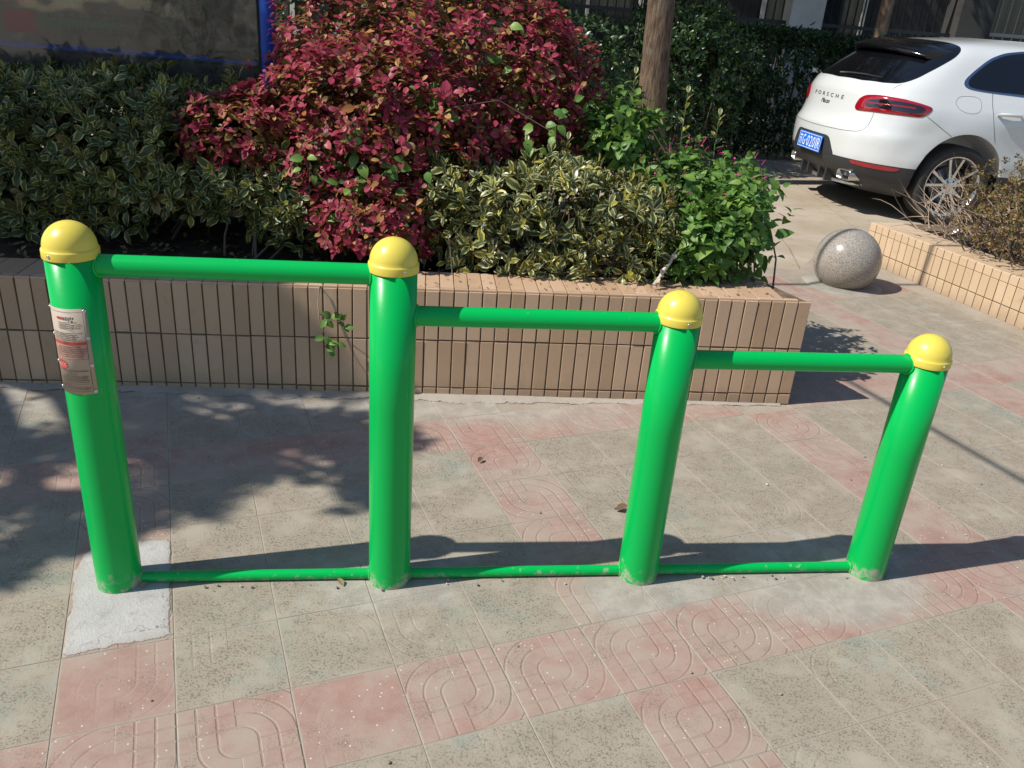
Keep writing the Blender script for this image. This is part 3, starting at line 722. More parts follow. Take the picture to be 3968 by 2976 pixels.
def twigs(name, base, tips, mat, parent, r0=.006, r1=.0018, seg=5, sag=.0):
    parts = []
    for b, t in zip(base, tips):
        b, t = Vector(b), Vector(t); L = (t - b).length; pts = []
        side = Vector(rng.normal(0, .06, 3)) * L
        for k in range(5):
            f = k / 4; pts.append(b.lerp(t, f) + side * math.sin(f * 3.14))
        parts.append(tube(pts, [r0 + (r1 - r0) * k / 4 for k in range(5)], seg))
    V, F = join(parts); return tag(obj(name, V, F, mat, parent, smooth=True), kind='stuff')
def shrub(name, label, cat, foot, shells, tpl, mat, size, nl, seed, parts=0, nw=.75, group=None, upw=.45, jit=.35, stems=14, tilt=(20, 80), stemr=.007, filt=None, inter=.25):
    root = tag(empty(name, foot), label, cat, group); o3 = np.array(foot)
    PP, DD, dd = [], [], []
    for k, (c, rad, n, kw) in enumerate(shells):
        P, N, dp = dome(c, rad, n, seed * 7 + k, **kw); PP.append(P); DD.append(N); dd.append(dp)
    P = np.concatenate(PP); N = np.concatenate(DD); dp = np.concatenate(dd)
    if filt is not None: k = filt(P); P, N, dp = P[k], N[k], dp[k]
    r = np.random.default_rng(seed); D = unit(N * nw + np.array([0, 0, upw]) + r.normal(0, jit, P.shape))
    L = whorls(P, D, nl, size, tilt[0], tilt[1], inter, seed)
    dep = dp[L[4]]
    if parts:
        keep = pick_parts('leaf', tpl, (L[0] - o3, L[1], L[2], L[3]), mat, root, parts, toward=np.array([0, 0, 1.4]) - o3)
    else: keep = np.ones(len(L[0]), bool)
    leaf_cloud('foliage', tpl, L[0][keep] - o3, L[1][keep], L[2][keep], L[3][keep], mat, root, dep[keep])
    if stems:
        idx = r.choice(len(P), min(stems, len(P)), replace=False)
        b = np.stack([r.normal(0, .12, len(idx)), r.normal(0, .1, len(idx)), np.zeros(len(idx))], 1)
        b[:, 0] += (P[idx, 0] - o3[0]) * (.2 if name == 'flowering_plant' else .55); b[:, 1] += (P[idx, 1] - o3[1]) * .5
        twigs('stems', b, P[idx] - o3, M_TWIG, root, stemr, .002)
    return root
ZS_ = .41
# shaded variegated hedge in front of the notice board
def f_left(P):
    top = 1.10 + .03 * np.sin(P[:, 0] * 9) + .02 * np.sin(P[:, 0] * 23)
    gap = ((P[:, 2] < .60) & (P[:, 0] > -1.62) & (P[:, 0] < -1.08)) | ((P[:, 0] > -1.5) & (P[:, 2] > .80) & (P[:, 1] < 3.75))
    return (P[:, 2] < top) & (P[:, 2] > .46) & ~gap
shrub('variegated_shrub', 'shaded variegated shrub with cream leaf edges below the notice board', 'shrub', (-1.9, 3.75, ZS_),
      [((-1.95, 3.86, .72), (.85, .50, .44), 1500, dict(zmin=-.75, pw=3.2, lump=.16, layers=.4)),
       ((-1.35, 3.78, .78), (.50, .42, .36), 620, dict(zmin=-.7, lump=.2, layers=.4)),
       ((-2.75, 3.8, .75), (.5, .5, .4), 350, dict(zmin=-.7, lump=.2, layers=.4)),
       ((-1.95, 4.12, .70), (.95, .28, .40), 700, dict(zmin=-.8, pw=3.2, lump=.12, layers=.8))],
      T_EUO, M_EUO, .066, 7, 1, parts=220, filt=f_left, stems=26, upw=.35)
shrub('variegated_shrub', 'small shaded variegated shrub between the notice board post and the crimson shrub', 'shrub', (-1.0, 3.62, ZS_),
      [((-1.0, 3.66, .68), (.30, .26, .26), 420, dict(zmin=-.8, lump=.2, layers=.45))], T_EUO, M_EUO, .064, 7, 2, parts=60, stems=8, upw=.3)
# crimson shrub: tall dome with a skirt running down to the planter edge
def f_red(P):
    gap = (P[:, 2] < .62) & (P[:, 0] < -1.0)
    return (P[:, 2] > .47) & ~gap
shrub('crimson_shrub', 'large rounded shrub with crimson and bronze leaves', 'shrub', (-.45, 4.2, ZS_),
      [((-.50, 4.25, 1.06), (.77, .55, .62), 3000, dict(zmin=-.7, lump=.26, f=5.5, layers=.30)),
       ((-.72, 3.74, .92), (.54, .36, .42), 1500, dict(zmin=-.8, lump=.34, f=5.5, layers=.34)),
       ((-.62, 3.48, .64), (.26, .22, .22), 380, dict(zmin=-.7, lump=.25, layers=.4)),
       ((-1.22, 3.62, .92), (.28, .22, .20), 380, dict(zmin=-.6, lump=.25, layers=.4)),
       ((.02, 4.3, .98), (.34, .40, .50), 620, dict(zmin=-.7, lump=.2, layers=.36))],
      T_RED, M_REDL, .044, 6, 3, parts=290, filt=f_red, stems=70, upw=.7, nw=.65, jit=.35, tilt=(48, 90), inter=.12)
# sunlit low clipped variegated hedge
def f_low(P): return (P[:, 2] > .45) & (P[:, 2] < .91 + .035 * np.sin(P[:, 0] * 11) + .02 * np.sin(P[:, 0] * 29 + P[:, 1] * 17) - .10 * np.clip((P[:, 0] - .25) / .4, 0, 1) ** 2)
shrub('variegated_shrub', 'low clipped variegated shrub in full sun at the front of the long planter', 'shrub', (.1, 3.6, ZS_),
      [((.08, 3.68, .66), (.58, .34, .30), 850, dict(zmin=-.8, pw=3.5, lump=.12, layers=.4)),
       ((-.30, 3.62, .68), (.22, .24, .25), 220, dict(zmin=-.8, lump=.2, layers=.4))],
      T_EUO, M_EUO2, .060, 6, 4, parts=200, filt=f_low, stems=34, upw=.5)
shrub('box_shrub', 'fine-leaved dark shrub threaded through the low clipped hedge', 'shrub', (.2, 3.55, ZS_),
      [((.12, 3.66, .64), (.60, .31, .28), 900, dict(zmin=-.8, pw=3.5, lump=.1, layers=.3))], T_SMALL, M_SMALL, .022, 7, 5, filt=f_low, stems=40, stemr=.004, upw=.4)
# four-o'clock plant with broad leaves and pink tubes
def f_mir(P): return (P[:, 2] > .46)
mir = shrub('flowering_plant', 'bright green leafy plant with small pink tube flowers at the planter corner', 'flowering plant', (.85, 3.75, ZS_),
      [((.78, 3.95, .80), (.34, .30, .20), 260, dict(zmin=-.7, lump=.75, layers=.55, f=5.)),
       ((.94, 3.62, .68), (.17, .18, .22), 135, dict(zmin=-.8, lump=.75, layers=.55, f=5.)),
       ((.42, 4.05, .98), (.22, .22, .20), 160, dict(zmin=-.7, lump=.75, layers=.55, f=5.)),
       ((.76, 3.50, .62), (.16, .13, .17), 110, dict(zmin=-.7, lump=.75, layers=.55, f=5.))],
      T_MIR, M_MIR, .062, 5, 6, parts=220, filt=f_mir, stems=60, upw=.7, tilt=(40, 105), stemr=.005, inter=.5)
r_ = np.random.default_rng(21)
Pm, Nm, _ = dome((.78, 3.86, .78), (.36, .33, .22), 60, 77, zmin=-.2, layers=.12)
for i in range(44):
    p = Vector(Pm[i]) - Vector((.85, 3.75, ZS_)); d = Vector(unit(Nm[i] + np.array([.3, -.3, .1]) + r_.normal(0, .6, 3)))
    L = .018 + .02 * r_.random()
    V, F = tube([p, p + d * L * .5, p + d * L, p + d * (L + .008)], [.0012, .0016, .0022, .0045 if i % 3 == 0 else .0022], 6)
    obj('flower', V, F, M_PINKF, mir, smooth=True)
# climbing creeper strung through the crimson shrub
vn = tag(empty('creeper', (-.45, 3.6, ZS_)), 'light green lobed creeper leaves strung over the crimson shrub', 'creeper')
T_VINE = leaf_tpl(.72, .38, fold=.12, droop=.2); Pv = []; Xv = []; Nv = []; Sv = []
for cx_, cy_, cz_, n_ in [(-.40, 3.62, 1.10, 16), (-.70, 3.42, .93, 14), (-.66, 3.40, .80, 12), (-.52, 3.42, .84, 9), (-.70, 3.36, .66, 5), (.02, 3.66, 1.04, 5), (.06, 3.72, .96, 5), (-.12, 3.80, 1.25, 5), (.12, 3.72, 1.12, 4), (-.9, 3.40, .8, 4)]:
    for _ in range(n_):
        Pv.append((cx_ + rng.normal(0, .05) + .45, cy_ + rng.normal(0, .03) - 3.6, cz_ + rng.normal(0, .045) - ZS_)); a_ = rng.uniform(0, 6.28)
        Xv.append((math.cos(a_), -.4, math.sin(a_) * .6 - .2)); Nv.append((rng.normal(-.2, .3), -.8, .7 + rng.normal(0, .3))); Sv.append(rng.uniform(.035, .065))
pick_parts('leaf', T_VINE, (np.array(Pv), np.array(Xv), np.array(Nv), np.array(Sv)), M_MIR, vn, len(Pv))
V, F = tube([(.0, .1, .02), (-.2, -.12, .25), (-.22, -.17, .5), (.0, -.02, .66), (.3, .08, .72), (.55, .10, .6)], [.004, .0035, .003, .003, .002, .001], 6); obj('stem', V, F, M_TWIG, vn, True)
# pale upright variegated sprigs standing above the leafy plant
for k, (x, y, z, h) in enumerate([(.69, 4.0, 1.19, .34), (.86, 4.05, 1.10, .26), (.45, 4.05, 1.25, .26), (.16, 3.75, .98, .2), (-.02, 3.70, .96, .16), (.55, 3.36, .74, .24)]):
    sp = tag(empty('variegated_sprig', (x, y, ZS_)), ['tall pale variegated sprig rising above the pink-flowered plant', 'short pale sprig beside the tall one above the pink-flowered plant', 'pale sprig by the crimson shrub, above the broad green leaves',
              'yellow-leaved sprig on top of the clipped hedge', 'small yellow sprig on the clipped hedge close to the crimson shrub', 'yellow-green sprig on the sunny face of the clipped hedge'][k], 'sprig')
    zz = z - ZS_; V, F = tube([(0.02, .03, zz - h - .1), (0, 0, zz - h * .5), (0, 0, zz)], [.003, .0025, .0015], 6); obj('stem', V, F, M_MIR, sp)
    n_ = 11; f = np.linspace(0, 1, n_); a = f * 14.; th = np.radians(25 + 45 * (1 - f))
    X = np.stack([np.sin(th) * np.cos(a), np.sin(th) * np.sin(a), np.cos(th)], 1); N = np.stack([-np.cos(th) * np.cos(a), -np.cos(th) * np.sin(a), np.sin(th)], 1)
    P = np.stack([0 * f, 0 * f, zz - h * (1 - f)], 1)
    pick_parts('leaf', T_EUO, (P, X, N, np.full(n_, .062) * (1.1 - .4 * f)), M_EUO2, sp, n_)

# creeper hanging over the planter wall, dry stick on the coping
cr = tag(empty('creeper', (-.77, 3.075, .45)), 'green creeper sprig hanging over the tan tiled wall', 'creeper')
V, F = tube([(-.0, .06, .01), (-.002, -.012, .0), (-.006, -.022, -.06), (.0, -.028, -.13), (.03, -.032, -.20), (.06, -.03, -.23)], [.003, .003, .0025, .0022, .002, .001], 6); obj('stem', V, F, M_DTWIG, cr, True)
V, F = tube([(.0, -.028, -.10), (.05, -.032, -.12), (.09, -.03, -.13)], [.002, .0016, .001], 5); obj('stem', V, F, M_TWIG, cr, True)
Pc = np.array([(.03, -.035, -.12), (.05, -.04, -.10), (.085, -.035, -.115), (.10, -.035, -.14), (.02, -.04, -.19), (.05, -.04, -.215), (.03, -.045, -.235), (.075, -.04, -.21), (.06, -.04, -.25)])
n_ = len(Pc) * 3; P = np.repeat(Pc, 3, 0); a = rng.uniform(0, 6.28, n_); X = np.stack([np.cos(a), -.35 + 0 * a, np.sin(a) * .8 - .25], 1); N = np.stack([0 * a, -1 + 0 * a, .5 + 0 * a], 1) + rng.normal(0, .3, (n_, 3))
pick_parts('leaf', leaf_tpl(.62, .4, fold=.1, droop=.2), (P, X, N, rng.uniform(.028, .048, n_)), M_MIR, cr, n_)
st = tag(empty('dry_stalk', (.56, 3.31, .49)), 'pale dry stalk leaning on the hedge above the planter edge', 'dry stalk')
V, F = tube([(-.01, 0, .0), (.015, .03, .03), (.03, .05, .055), (.055, .08, .075), (.07, .11, .10), (.09, .14, .125)], [.009, .007, .009, .006, .007, .002], 7)
obj('stem', V, F, NT('bleached_stalk', rough=.8, color=(.56, .47, .37)), st, True)
P = np.array([(.0, 0, .01), (.02, .03, .035), (.05, .07, .07), (.07, .10, .09), (.03, .05, .05)]); pick_parts('leaf', T_RED, (P, rng.normal(0, 1, (5, 3)) * [1, .4, 1], rng.normal(0, .4, (5, 3)) + [0, -1, .6], np.full(5, .028)), NT('bleached_leaf', rough=.8, color=(.58, .50, .40)), st, 5)

# leaf litter on the planter soil
n_ = 700; s = rng.uniform(-.6, 2.9, n_); t = .25 + rng.random(n_) ** 1.5 * .6
P = np.array([[*PL(a, b), .425 + .012 * rng.random()] for a, b in zip(s, t)])
a = rng.uniform(0, 6.28, n_)
tag(leaf_cloud('leaf_litter', T_SMALL, P, np.stack([np.cos(a), np.sin(a), rng.normal(0, .3, n_)], 1), np.array([[0, 0, 1.]]) + rng.normal(0, .35, (n_, 3)), rng.uniform(.02, .045, n_), M_DEAD), 'brown leaf litter on the planter soil', 'leaf litter', kind='stuff')
n_ = 170; s = rng.uniform(1.4, 3.1, n_); t = rng.uniform(.02, .24, n_); P = np.array([[*PL(a, b), ztop(a) + .006] for a, b in zip(s, t)]); a = rng.uniform(0, 6.28, n_)
tag(leaf_cloud('leaf_litter', T_SMALL, P, np.stack([np.cos(a), np.sin(a), 0 * a], 1), np.array([[0, 0, 1.]]) + rng.normal(0, .25, (n_, 3)), rng.uniform(.008, .022, n_), M_DEAD), 'crumbs of dry leaf on the planter coping', 'leaf litter', kind='stuff')

# dry clipped shrub in the cream planter
def f_dry(P): return P[:, 2] > .30
dry = shrub('dry_shrub', 'dry clipped shrub with brown leaves and bare pale twigs in the cream planter', 'shrub', (3.25, 5.3, .24),
      [((3.30, 5.15, .58), (.58, .62, .30), 1500, dict(zmin=-.8, pw=3., lump=.18, layers=.45)), ((4.0, 5.0, .6), (.6, .7, .3), 500, dict(zmin=-.6, pw=3., lump=.15, layers=.4))],
      T_SMALL, M_DRYL, .026, 7, 9, filt=f_dry, stems=120, stemr=.005, upw=.4)
b = []; t = []
for i in range(170):
    a = Vector((2.95 + rng.normal(0, .12) - 3.25, 5.62 + rng.normal(0, .10) - 5.3, .02 + rng.random() * .2)) if i % 2 else Vector((rng.normal(-.25, .2), rng.normal(.15, .2), .1 + rng.random() * .25))
    d = Vector((-.16 + np.clip(rng.normal(0, .12), -.2, .2), np.clip(rng.normal(0, .15), -.25, .25), .12 + np.clip(rng.normal(0, .12), -.2, .16)))
    b.append(a); t.append(a + d * (.35 + .8 * rng.random()))
twigs('bare_twigs', b, t, M_DTWIG, dry, .0038, .001)
tag(obj('paper_scrap', [(3.0 + .035 * math.cos(i * .7) * (1 + .4 * math.sin(i * 3.)), 5.80 + .03 * math.sin(i * .7), .275 + .03 * abs(math.sin(i * 1.9))) for i in range(9)] + [(3.0, 5.80, .315)],
    [(i, (i + 1) % 9, 9) for i in range(9)], NT('white_paper', rough=.8, color=(.75, .75, .73))), 'crumpled white paper scrap on the cream planter edge', 'paper scrap')

# ------------------------------------------------------------------ trees
def bark(name, c0, c1, sc=1.):
    n = NT(name, rough=.9, spec=.2); mp = n.node('ShaderNodeMapping'); mp.inputs['Scale'].default_value = (52 * sc, 52 * sc, 6 * sc); n.put(mp.inputs[0], n.objc())
    w = n.noise(1., 5., mp.outputs[0], .65); g = n.noise(9., 3., n.objc())
    c = n.ramp(w, [(.3, tuple(.3 * x for x in c0)), (.48, c0), (.7, c1)]); n.col(n.mix(n.math('MULTIPLY', n.step(g, .5, .7), .35), c, (.20, .18, .15)))
    n.set(Normal=n.bump(w, .03, 1.)); return n
M_BARK = bark('ridged_bark', (.125, .086, .058), (.24, .17, .115)); M_BARK2 = bark('pale_bark', (.25, .16, .10), (.36, .25, .17), .6)
def tree(name, label, foot, top, r0, r1, clumps, leafsize, mat, barkm, seed, per=260, group=None, limbs=True):
    root = tag(empty(name, foot), label, 'tree', group); o3 = np.array(foot, float); r = np.random.default_rng(seed)
    tp = Vector(top) - Vector(foot); pts = []; rad = []
    for k in range(9):
        f = k / 8; pts.append(tp * f + Vector((.03 * math.sin(f * 5 + seed), .03 * math.cos(f * 4 + seed), 0)) * (f * (1 - f) * 4)); rad.append((r0 * (1 + .35 * math.exp(-f * 14)) * (1 - f) + r1 * f))
    V, F = tube(pts, rad, 20); obj('trunk', V, F, barkm, root, True)
    PP, NN = [], []; parts = []
    for c, rad_, n in clumps:
        c = np.array(c, float); d = unit(r.normal(0, 1, (n, 3))); rr = r.random(n) ** .45
        PP.append(c + d * rr[:, None] * np.array(rad_) * (1 + .25 * smooth_noise(seed, 6, 3.)(d)[:, None])); NN.append(d)
        e = Vector(c) - Vector(foot); st = tp * (.72 + .26 * r.random()); mid = st.lerp(e, .5) + Vector((0, 0, .15))
        parts.append(tube([st, mid, e], [r1 * .7, r1 * .4, r1 * .12], 7))
    V, F = join(parts); obj('limbs', V, F, barkm, root, True)
    P = np.concatenate(PP); N = np.concatenate(NN); D = unit(N * .5 + np.array([0, 0, .3]) + r.normal(0, .5, P.shape))
    L = whorls(P, D, 4, leafsize, 40, 95, .5, seed); leaf_cloud('crown', T_SMALL, L[0] - o3, L[1], L[2], L[3], mat, root)
    return root
SV = np.array([-.874, -.291, 1.])
def shade_at(gx, gy, h): return np.array([gx, gy, 0.]) + SV * h      # crown point at height h whose shadow falls at (gx, gy)
cl = []; r_ = np.random.default_rng(31)
def xb(y): return np.interp(y, [1.7, 1.85, 2.2, 2.5, 2.75, 3.0, 3.2, 3.7, 4.5, 6.], [-1.22, -1.12, -.95, -.62, -.38, -.50, -.50, -.12, .0, .1])
for i in range(230):
    gy = r_.uniform(1.95, 6.2); gx = xb(gy) - .16 - r_.random() ** 1.1 * 3.6; h = r_.uniform(3.0, 5.4)
    if gy < 3.05 and r_.random() < .80: continue
    rr = r_.uniform(.16, .30) + .10 * min(1., (xb(gy) - gx) / 2.)
    cl.append((shade_at(gx, gy, h), (rr, rr, rr * .7), int(150 * rr / .25)))
for gx, gy, rr in [(-1.36, 1.80, .10), (-1.26, 1.98, .12), (-1.12, 2.08, .10), (-.50, 2.50, .09), (-.56, 2.66, .13), (-.86, 2.42, .10), (-1.0, 2.24, .10), (-1.5, 1.78, .16), (-1.55, 2.1, .14), (-.40, 2.30, .05), (-.44, 2.40, .06), (-.66, 2.8, .14), (-1.75, 1.72, .15), (-1.35, 2.15, .06), (-.42, 2.72, .10), (-.9, 2.75, .18), (-1.25, 2.6, .2), (-1.6, 2.45, .2)]:
    cl.append((shade_at(gx, gy, r_.uniform(3.0, 3.6)), (rr, rr, rr * .6), int(700 * rr)))
tree('shade_tree', 'spreading tree shading the variegated shrub and the left end of the paving', (-6.3, 2.6, -.1), (-5.4, 2.7, 3.3), .17, .10, cl, .075, M_TREEL, M_BARK, 3)
# trunk standing behind the crimson shrub
cl = [((.2 + r_.normal(0, 1.1), 9.9 + r_.normal(0, .7), 6.9 + r_.normal(0, .4)), (.85, .8, .6), 300) for _ in range(30)]
tree('street_tree', 'straight ridged brown trunk behind the crimson shrub', (1.25, 9.0, -.12), (.98, 9.2, 5.6), .150, .10, cl, .09, M_TREEL, M_BARK, 5)
cl = [((.3 + r_.normal(0, 1.3), 12.2 + r_.normal(0, .8), 5.6 + r_.normal(0, .6)), (.9, .8, .6), 260) for _ in range(26)]
tree('street_tree', 'slim pale forked trunk behind the dark hedge and the white car', (4.72, 12.9, -.12), (4.85, 12.9, 4.4), .10, .07, cl, .10, M_TREEL, M_BARK2, 7)
cl = [((-2.7 + r_.normal(0, .62), 9.5 + r_.normal(0, .5), 5.0 + r_.normal(0, .3)), (.6, .55, .45), 260) for _ in range(9)]
tree('street_tree', 'added tree behind the notice board with its crown placed to shade the glossy shrubs', (-3.1, 9.3, -.12), (-2.9, 9.4, 4.3), .12, .08, cl, .09, M_TREEL, M_BARK, 12)  # tree added so its crown shades the glossy shrubs
cl = [((-4.2 + r_.normal(0, 1.6), 11.2 + r_.normal(0, 1.2), 5.2 + r_.normal(0, .8)), (1., .9, .7), 240) for _ in range(26)] + [((-1.5 + r_.normal(0, 1.2), 12.5 + r_.normal(0, 1.0), 5.6 + r_.normal(0, .8)), (1., .9, .7), 240) for _ in range(14)]
tree('street_tree', 'tree far behind the notice board with its crown over the back hedge', (-3.6, 11.0, -.12), (-3.5, 11., 4.2), .14, .09, cl, .10, M_TREEL, M_BARK, 8)

cl = [((2.5 + r_.normal(0, 2.6), 14.8 + r_.normal(0, 1.0), 6.3 + r_.normal(0, .7)), (1.1, 1., .8), 280) for _ in range(44)]
tree('street_tree', 'added broad-crowned tree by the back fence, placed to shade the building', (2.2, 15.2, -.12), (2.3, 15.1, 4.9), .16, .10, cl, .11, M_TREEL, M_BARK, 9)  # extra tree added to keep sun off the building
# ------------------------------------------------------------------ hedges at the back
def hedge(name, label, A, B, depth, h, n, leaf, seed, nl=5, z0=-.12):
    A, B = np.array(A), np.array(B); d = (B - A); L = np.linalg.norm(d); d /= L; q = np.array([-d[1], d[0]]); r = np.random.default_rng(seed)
    root = tag(empty(name, (A[0], A[1], z0)), label, 'hedge'); nf = smooth_noise(seed, 10, 2.5)
    s = r.uniform(0, L, n); k = r.random(n); front = k < .62
    t = np.where(front, r.random(n) ** 2 * .3, r.uniform(0, depth, n)); z = np.where(front, r.uniform(.05, 1., n) * h, h - r.random(n) ** 2 * .25)
    bump = nf(np.stack([s, t * 0 + z, z], 1)); t = t + np.where(front, .12 * bump, 0); z = z + np.where(front, 0, .10 * nf(np.stack([s, t, 0 * s], 1)))
    P = np.stack([s * d[0] + t * q[0], s * d[1] + t * q[1], z], 1)
    Nn = np.where(front[:, None], np.array([-q[0], -q[1], .3]), np.array([-.1 * q[0], -.1 * q[1], 1.]))
    D = unit(Nn + r.normal(0, .5, P.shape)); W = whorls(P, D, nl, leaf, 25, 85, .4, seed)
    leaf_cloud('foliage', T_DARK, W[0], W[1], W[2], W[3], M_DARKL, root)
    b = np.stack([np.linspace(0, L, 40) * d[0] + depth * .4 * q[0], np.linspace(0, L, 40) * d[1] + depth * .4 * q[1], np.zeros(40)], 1)
    twigs('stems', b, b + np.array([0, 0, h * .85]) + r.normal(0, .12, b.shape), M_TWIG, root, .018, .006)
    return root
hedge('hedge', 'long dark clipped hedge behind the white car', (2.0, 11.2), (12.5, 13.4), 1.1, 1.58, 11500, .075, 41)
hedge('hedge', 'added unseen hedge across the paving, mirrored in the notice board glass', (7., -5.5), (-6., -5.5), 1.0, 2.05, 3000, .11, 47, z0=-.02)  # unseen hedge added to darken what the board glass reflects
hedge('hedge', 'dark hedge running behind the crimson shrub and the notice board', (-7., 9.6), (.3, 10.6), 1.0, 1.75, 3600, .075, 42)
shrub('glossy_shrub', 'glossy dark green shrub just behind the ridged brown trunk', 'shrub', (1.75, 10.0, -.12),
      [((1.60, 10.3, .75), (.85, .8, 1.05), 1700, dict(zmin=-.6, lump=.2, layers=.35)), ((2.05, 11.2, .70), (.85, .8, .95), 1200, dict(zmin=-.6, lump=.2, layers=.35))], T_DARK, M_DARKL, .075, 5, 43, stems=20, stemr=.012, upw=.3)
shrub('glossy_shrub', 'glossy green shrub between the crimson shrub and the ridged brown trunk', 'shrub', (.35, 7.3, -.1),
      [((.35, 7.3, .70), (.55, .5, .78), 1100, dict(zmin=-.6, lump=.22, layers=.35))], T_DARK, M_DARKL, .065, 5, 44, stems=14, stemr=.01, upw=.3)

# ------------------------------------------------------------------ notice board
M_GLASS = NT('board_glass', rough=.04, spec=.6, color=(1, 1, 1)); M_GLASS.set(Transmission_Weight=1., IOR=1.6, Normal=M_GLASS.bump(M_GLASS.noise(3.5, 2.), .012, .45))
M_PANEL = NT('board_panel', rough=.35, spec=.5)
nn = M_PANEL; u = nn.sep(nn.objc()); c = nn.ramp(nn.noise(4., 5., nn.objc(), .62, dist=2.5), [(.30, (.012, .014, .014)), (.44, (.026, .030, .031)), (.50, (.05, .036, .026)), (.55, (.016, .03, .022)), (.66, (.10, .095, .09)), (.74, (.04, .018, .018))])  # mottled panel tones imitate broken reflections in the board glass
nn.col(c)
M_BINK = NT('board_ink', rough=.5, color=(.004, .004, .005)); M_BRED = NT('board_red', rough=.45, color=(.30, .03, .035)); M_BGREY = NT('board_grey', rough=.45, color=(.09, .075, .07))
board = tag(empty('notice_board', (-1.30, 4.30, ZS_)), 'glazed notice board with blue stripe and dark print on blue posts', 'notice board')
def post_(x, y):
    V, F = lathe([(.038, -.05), (.038, 1.0), (.038, 1.75), (.036, 1.78), (.001, 1.79)], 28); o = obj('post', V, F, M_BLUE, board, True); o.location = (x, y, 0); return o
post_(0, 0); post_(-1.75, .02)
box('panel', (-1.70, -.005, .56), (-.045, .02, 1.72), M_PANEL, board)
box('glass', (-1.70, -.022, .56), (-.045, -.018, 1.72), M_GLASS, board)
for z0, z1, nm in ((.535, .56, 'frame_bar'), (1.72, 1.75, 'frame_bar')): box(nm, (-1.72, -.025, z0), (-.04, .025, z1), M_BLUE, board, .003)
box('blue_stripe', (-1.68, -.0065, .735), (-.06, -.0055, .748), NT('stripe_blue', rough=.4, color=(.02, .09, .45)), board)
box('blue_stripe', (-1.68, -.0065, .752), (-.30, -.0055, .757), NT('stripe_blue2', rough=.4, color=(.02, .09, .45)), board)
box('red_block', (-1.27, -.0065, .80), (-1.12, -.0055, .90), M_BRED, board); box('red_block', (-1.27, -.0065, .935), (-1.12, -.0055, 1.03), M_BRED, board)
box('green_field', (-1.10, -.0058, .83), (-.72, -.0051, .90), NT('board_green', rough=.45, color=(.02, .10, .05)), board)
box('grey_field', (-1.42, -.0061, .58), (-.08, -.0052, .72), M_BGREY, board)
def btext(s, size, x, z, mat=M_BINK):
    me = text_mesh(s, size, align='LEFT')
    for v in me.vertices: v.co = (v.co.x + x, -.0075, v.co.y + z)
    return finish('lettering', me, mat, board)
btext('三、表现器材', .040, -1.06, .955); btext('四、用违反使用说明造成', .040, -1.06, .89); btext('器材损坏的赔偿', .040, -.44, .905)
btext('造成伤亡和后果自负', .040, -1.0, .825); btext('的各种事故', .040, -.42, .845)
btext('5847 3297', .042, -.88, .69); btext('5847', .042, -.34, .69)

# ------------------------------------------------------------------ building, fence and grilles at the back
M_WALL = concrete('shade_darkened_wall', (.045, .043, .041), (.065, .062, .058), (.025, .024, .022), .5); M_PIL = concrete('whitewashed_pillar', (.52, .50, .46), (.62, .60, .56), (.34, .31, .28), .8)  # wall colour darkened to stand in for deep shade
M_IRON = NT('dark_iron', rough=.5, color=(.025, .025, .027)); M_PGRN = NT('pale_green_paint', rough=.5, color=(.22, .36, .30)); M_GRIL = NT('pale_grille_paint', rough=.5, color=(.40, .38, .33))
BZ = -.14
bld = tag(empty('building', (6, 17.2, BZ), RAD(6)), 'dim grey building behind the fence with barred windows', 'building')
box('wall', (-24, 0, 0), (22, .3, 6.5), M_WALL, bld)
M_WIN = NT('dark_window', rough=.08, spec=.6, color=(.02, .025, .028))
for k, x in enumerate((-15, -10.5, -6.2, -2.0, 2.4, 7.)):
    w = box('window', (x, -.06, 1.0), (x + 2.0, -.003, 2.9), M_WIN, bld)
    box('sill', (x - .08, -.16, .92), (x + 2.08, -.003, .995), M_PIL, w)
    for j in range(3): box('frame', (x + .96 * j, -.09, 1.0), (x + .96 * j + .08, -.062, 2.9), M_PIL, w)
pil = tag(box('gate_pillar', (3.75, 13.85, BZ), (4.25, 14.3, 3.2), M_PIL, bev=.02), 'whitewashed square pillar behind the hedge', 'pillar')
def fence(label, A, B, h, sp, mat, rails, cat='fence', r=.011, name='railing_fence'):
    A, B = np.array(A), np.array(B); L = np.linalg.norm(B - A); ang = math.atan2(*(B - A)[::-1]); root = tag(empty(name, (A[0], A[1], BZ), ang), label, cat)
    V, F = tube([(0, 0, .1), (0, 0, h)], r, 6); me = None
    for k in range(int(L / sp) + 1):
        if me is None: o = obj('bar', V, F, mat, root, True); me = o.data
        else: o = link('bar', me, root)
        o.location = (k * sp, 0, 0)
    for z in rails: box('rail', (-.05, -.02, z - .025), (L + .05, .02, z + .025), mat, root)
    return root
fence('dark iron railing fence beside the whitewashed pillar', (4.3, 14.1), (6.35, 14.35), 2.6, .13, M_IRON, (.5, 1.72, 2.5))
fence('pale barred grille in front of the building beyond the car roof', (7.0, 14.5), (11.5, 15.1), 3.0, .16, M_GRIL, (.6, 1.78, 2.9), r=.013)
fence('dark iron railing fence left of the whitewashed pillar', (.2, 13.5), (3.7, 14.05), 2.6, .13, M_IRON, (.5, 1.72, 2.5))
box_ = tag(box('gate_pillar', (6.4, 14.2, BZ), (6.95, 14.75, 3.0), M_WALL, bev=.02), 'dull grey square pillar between the two fences', 'pillar')

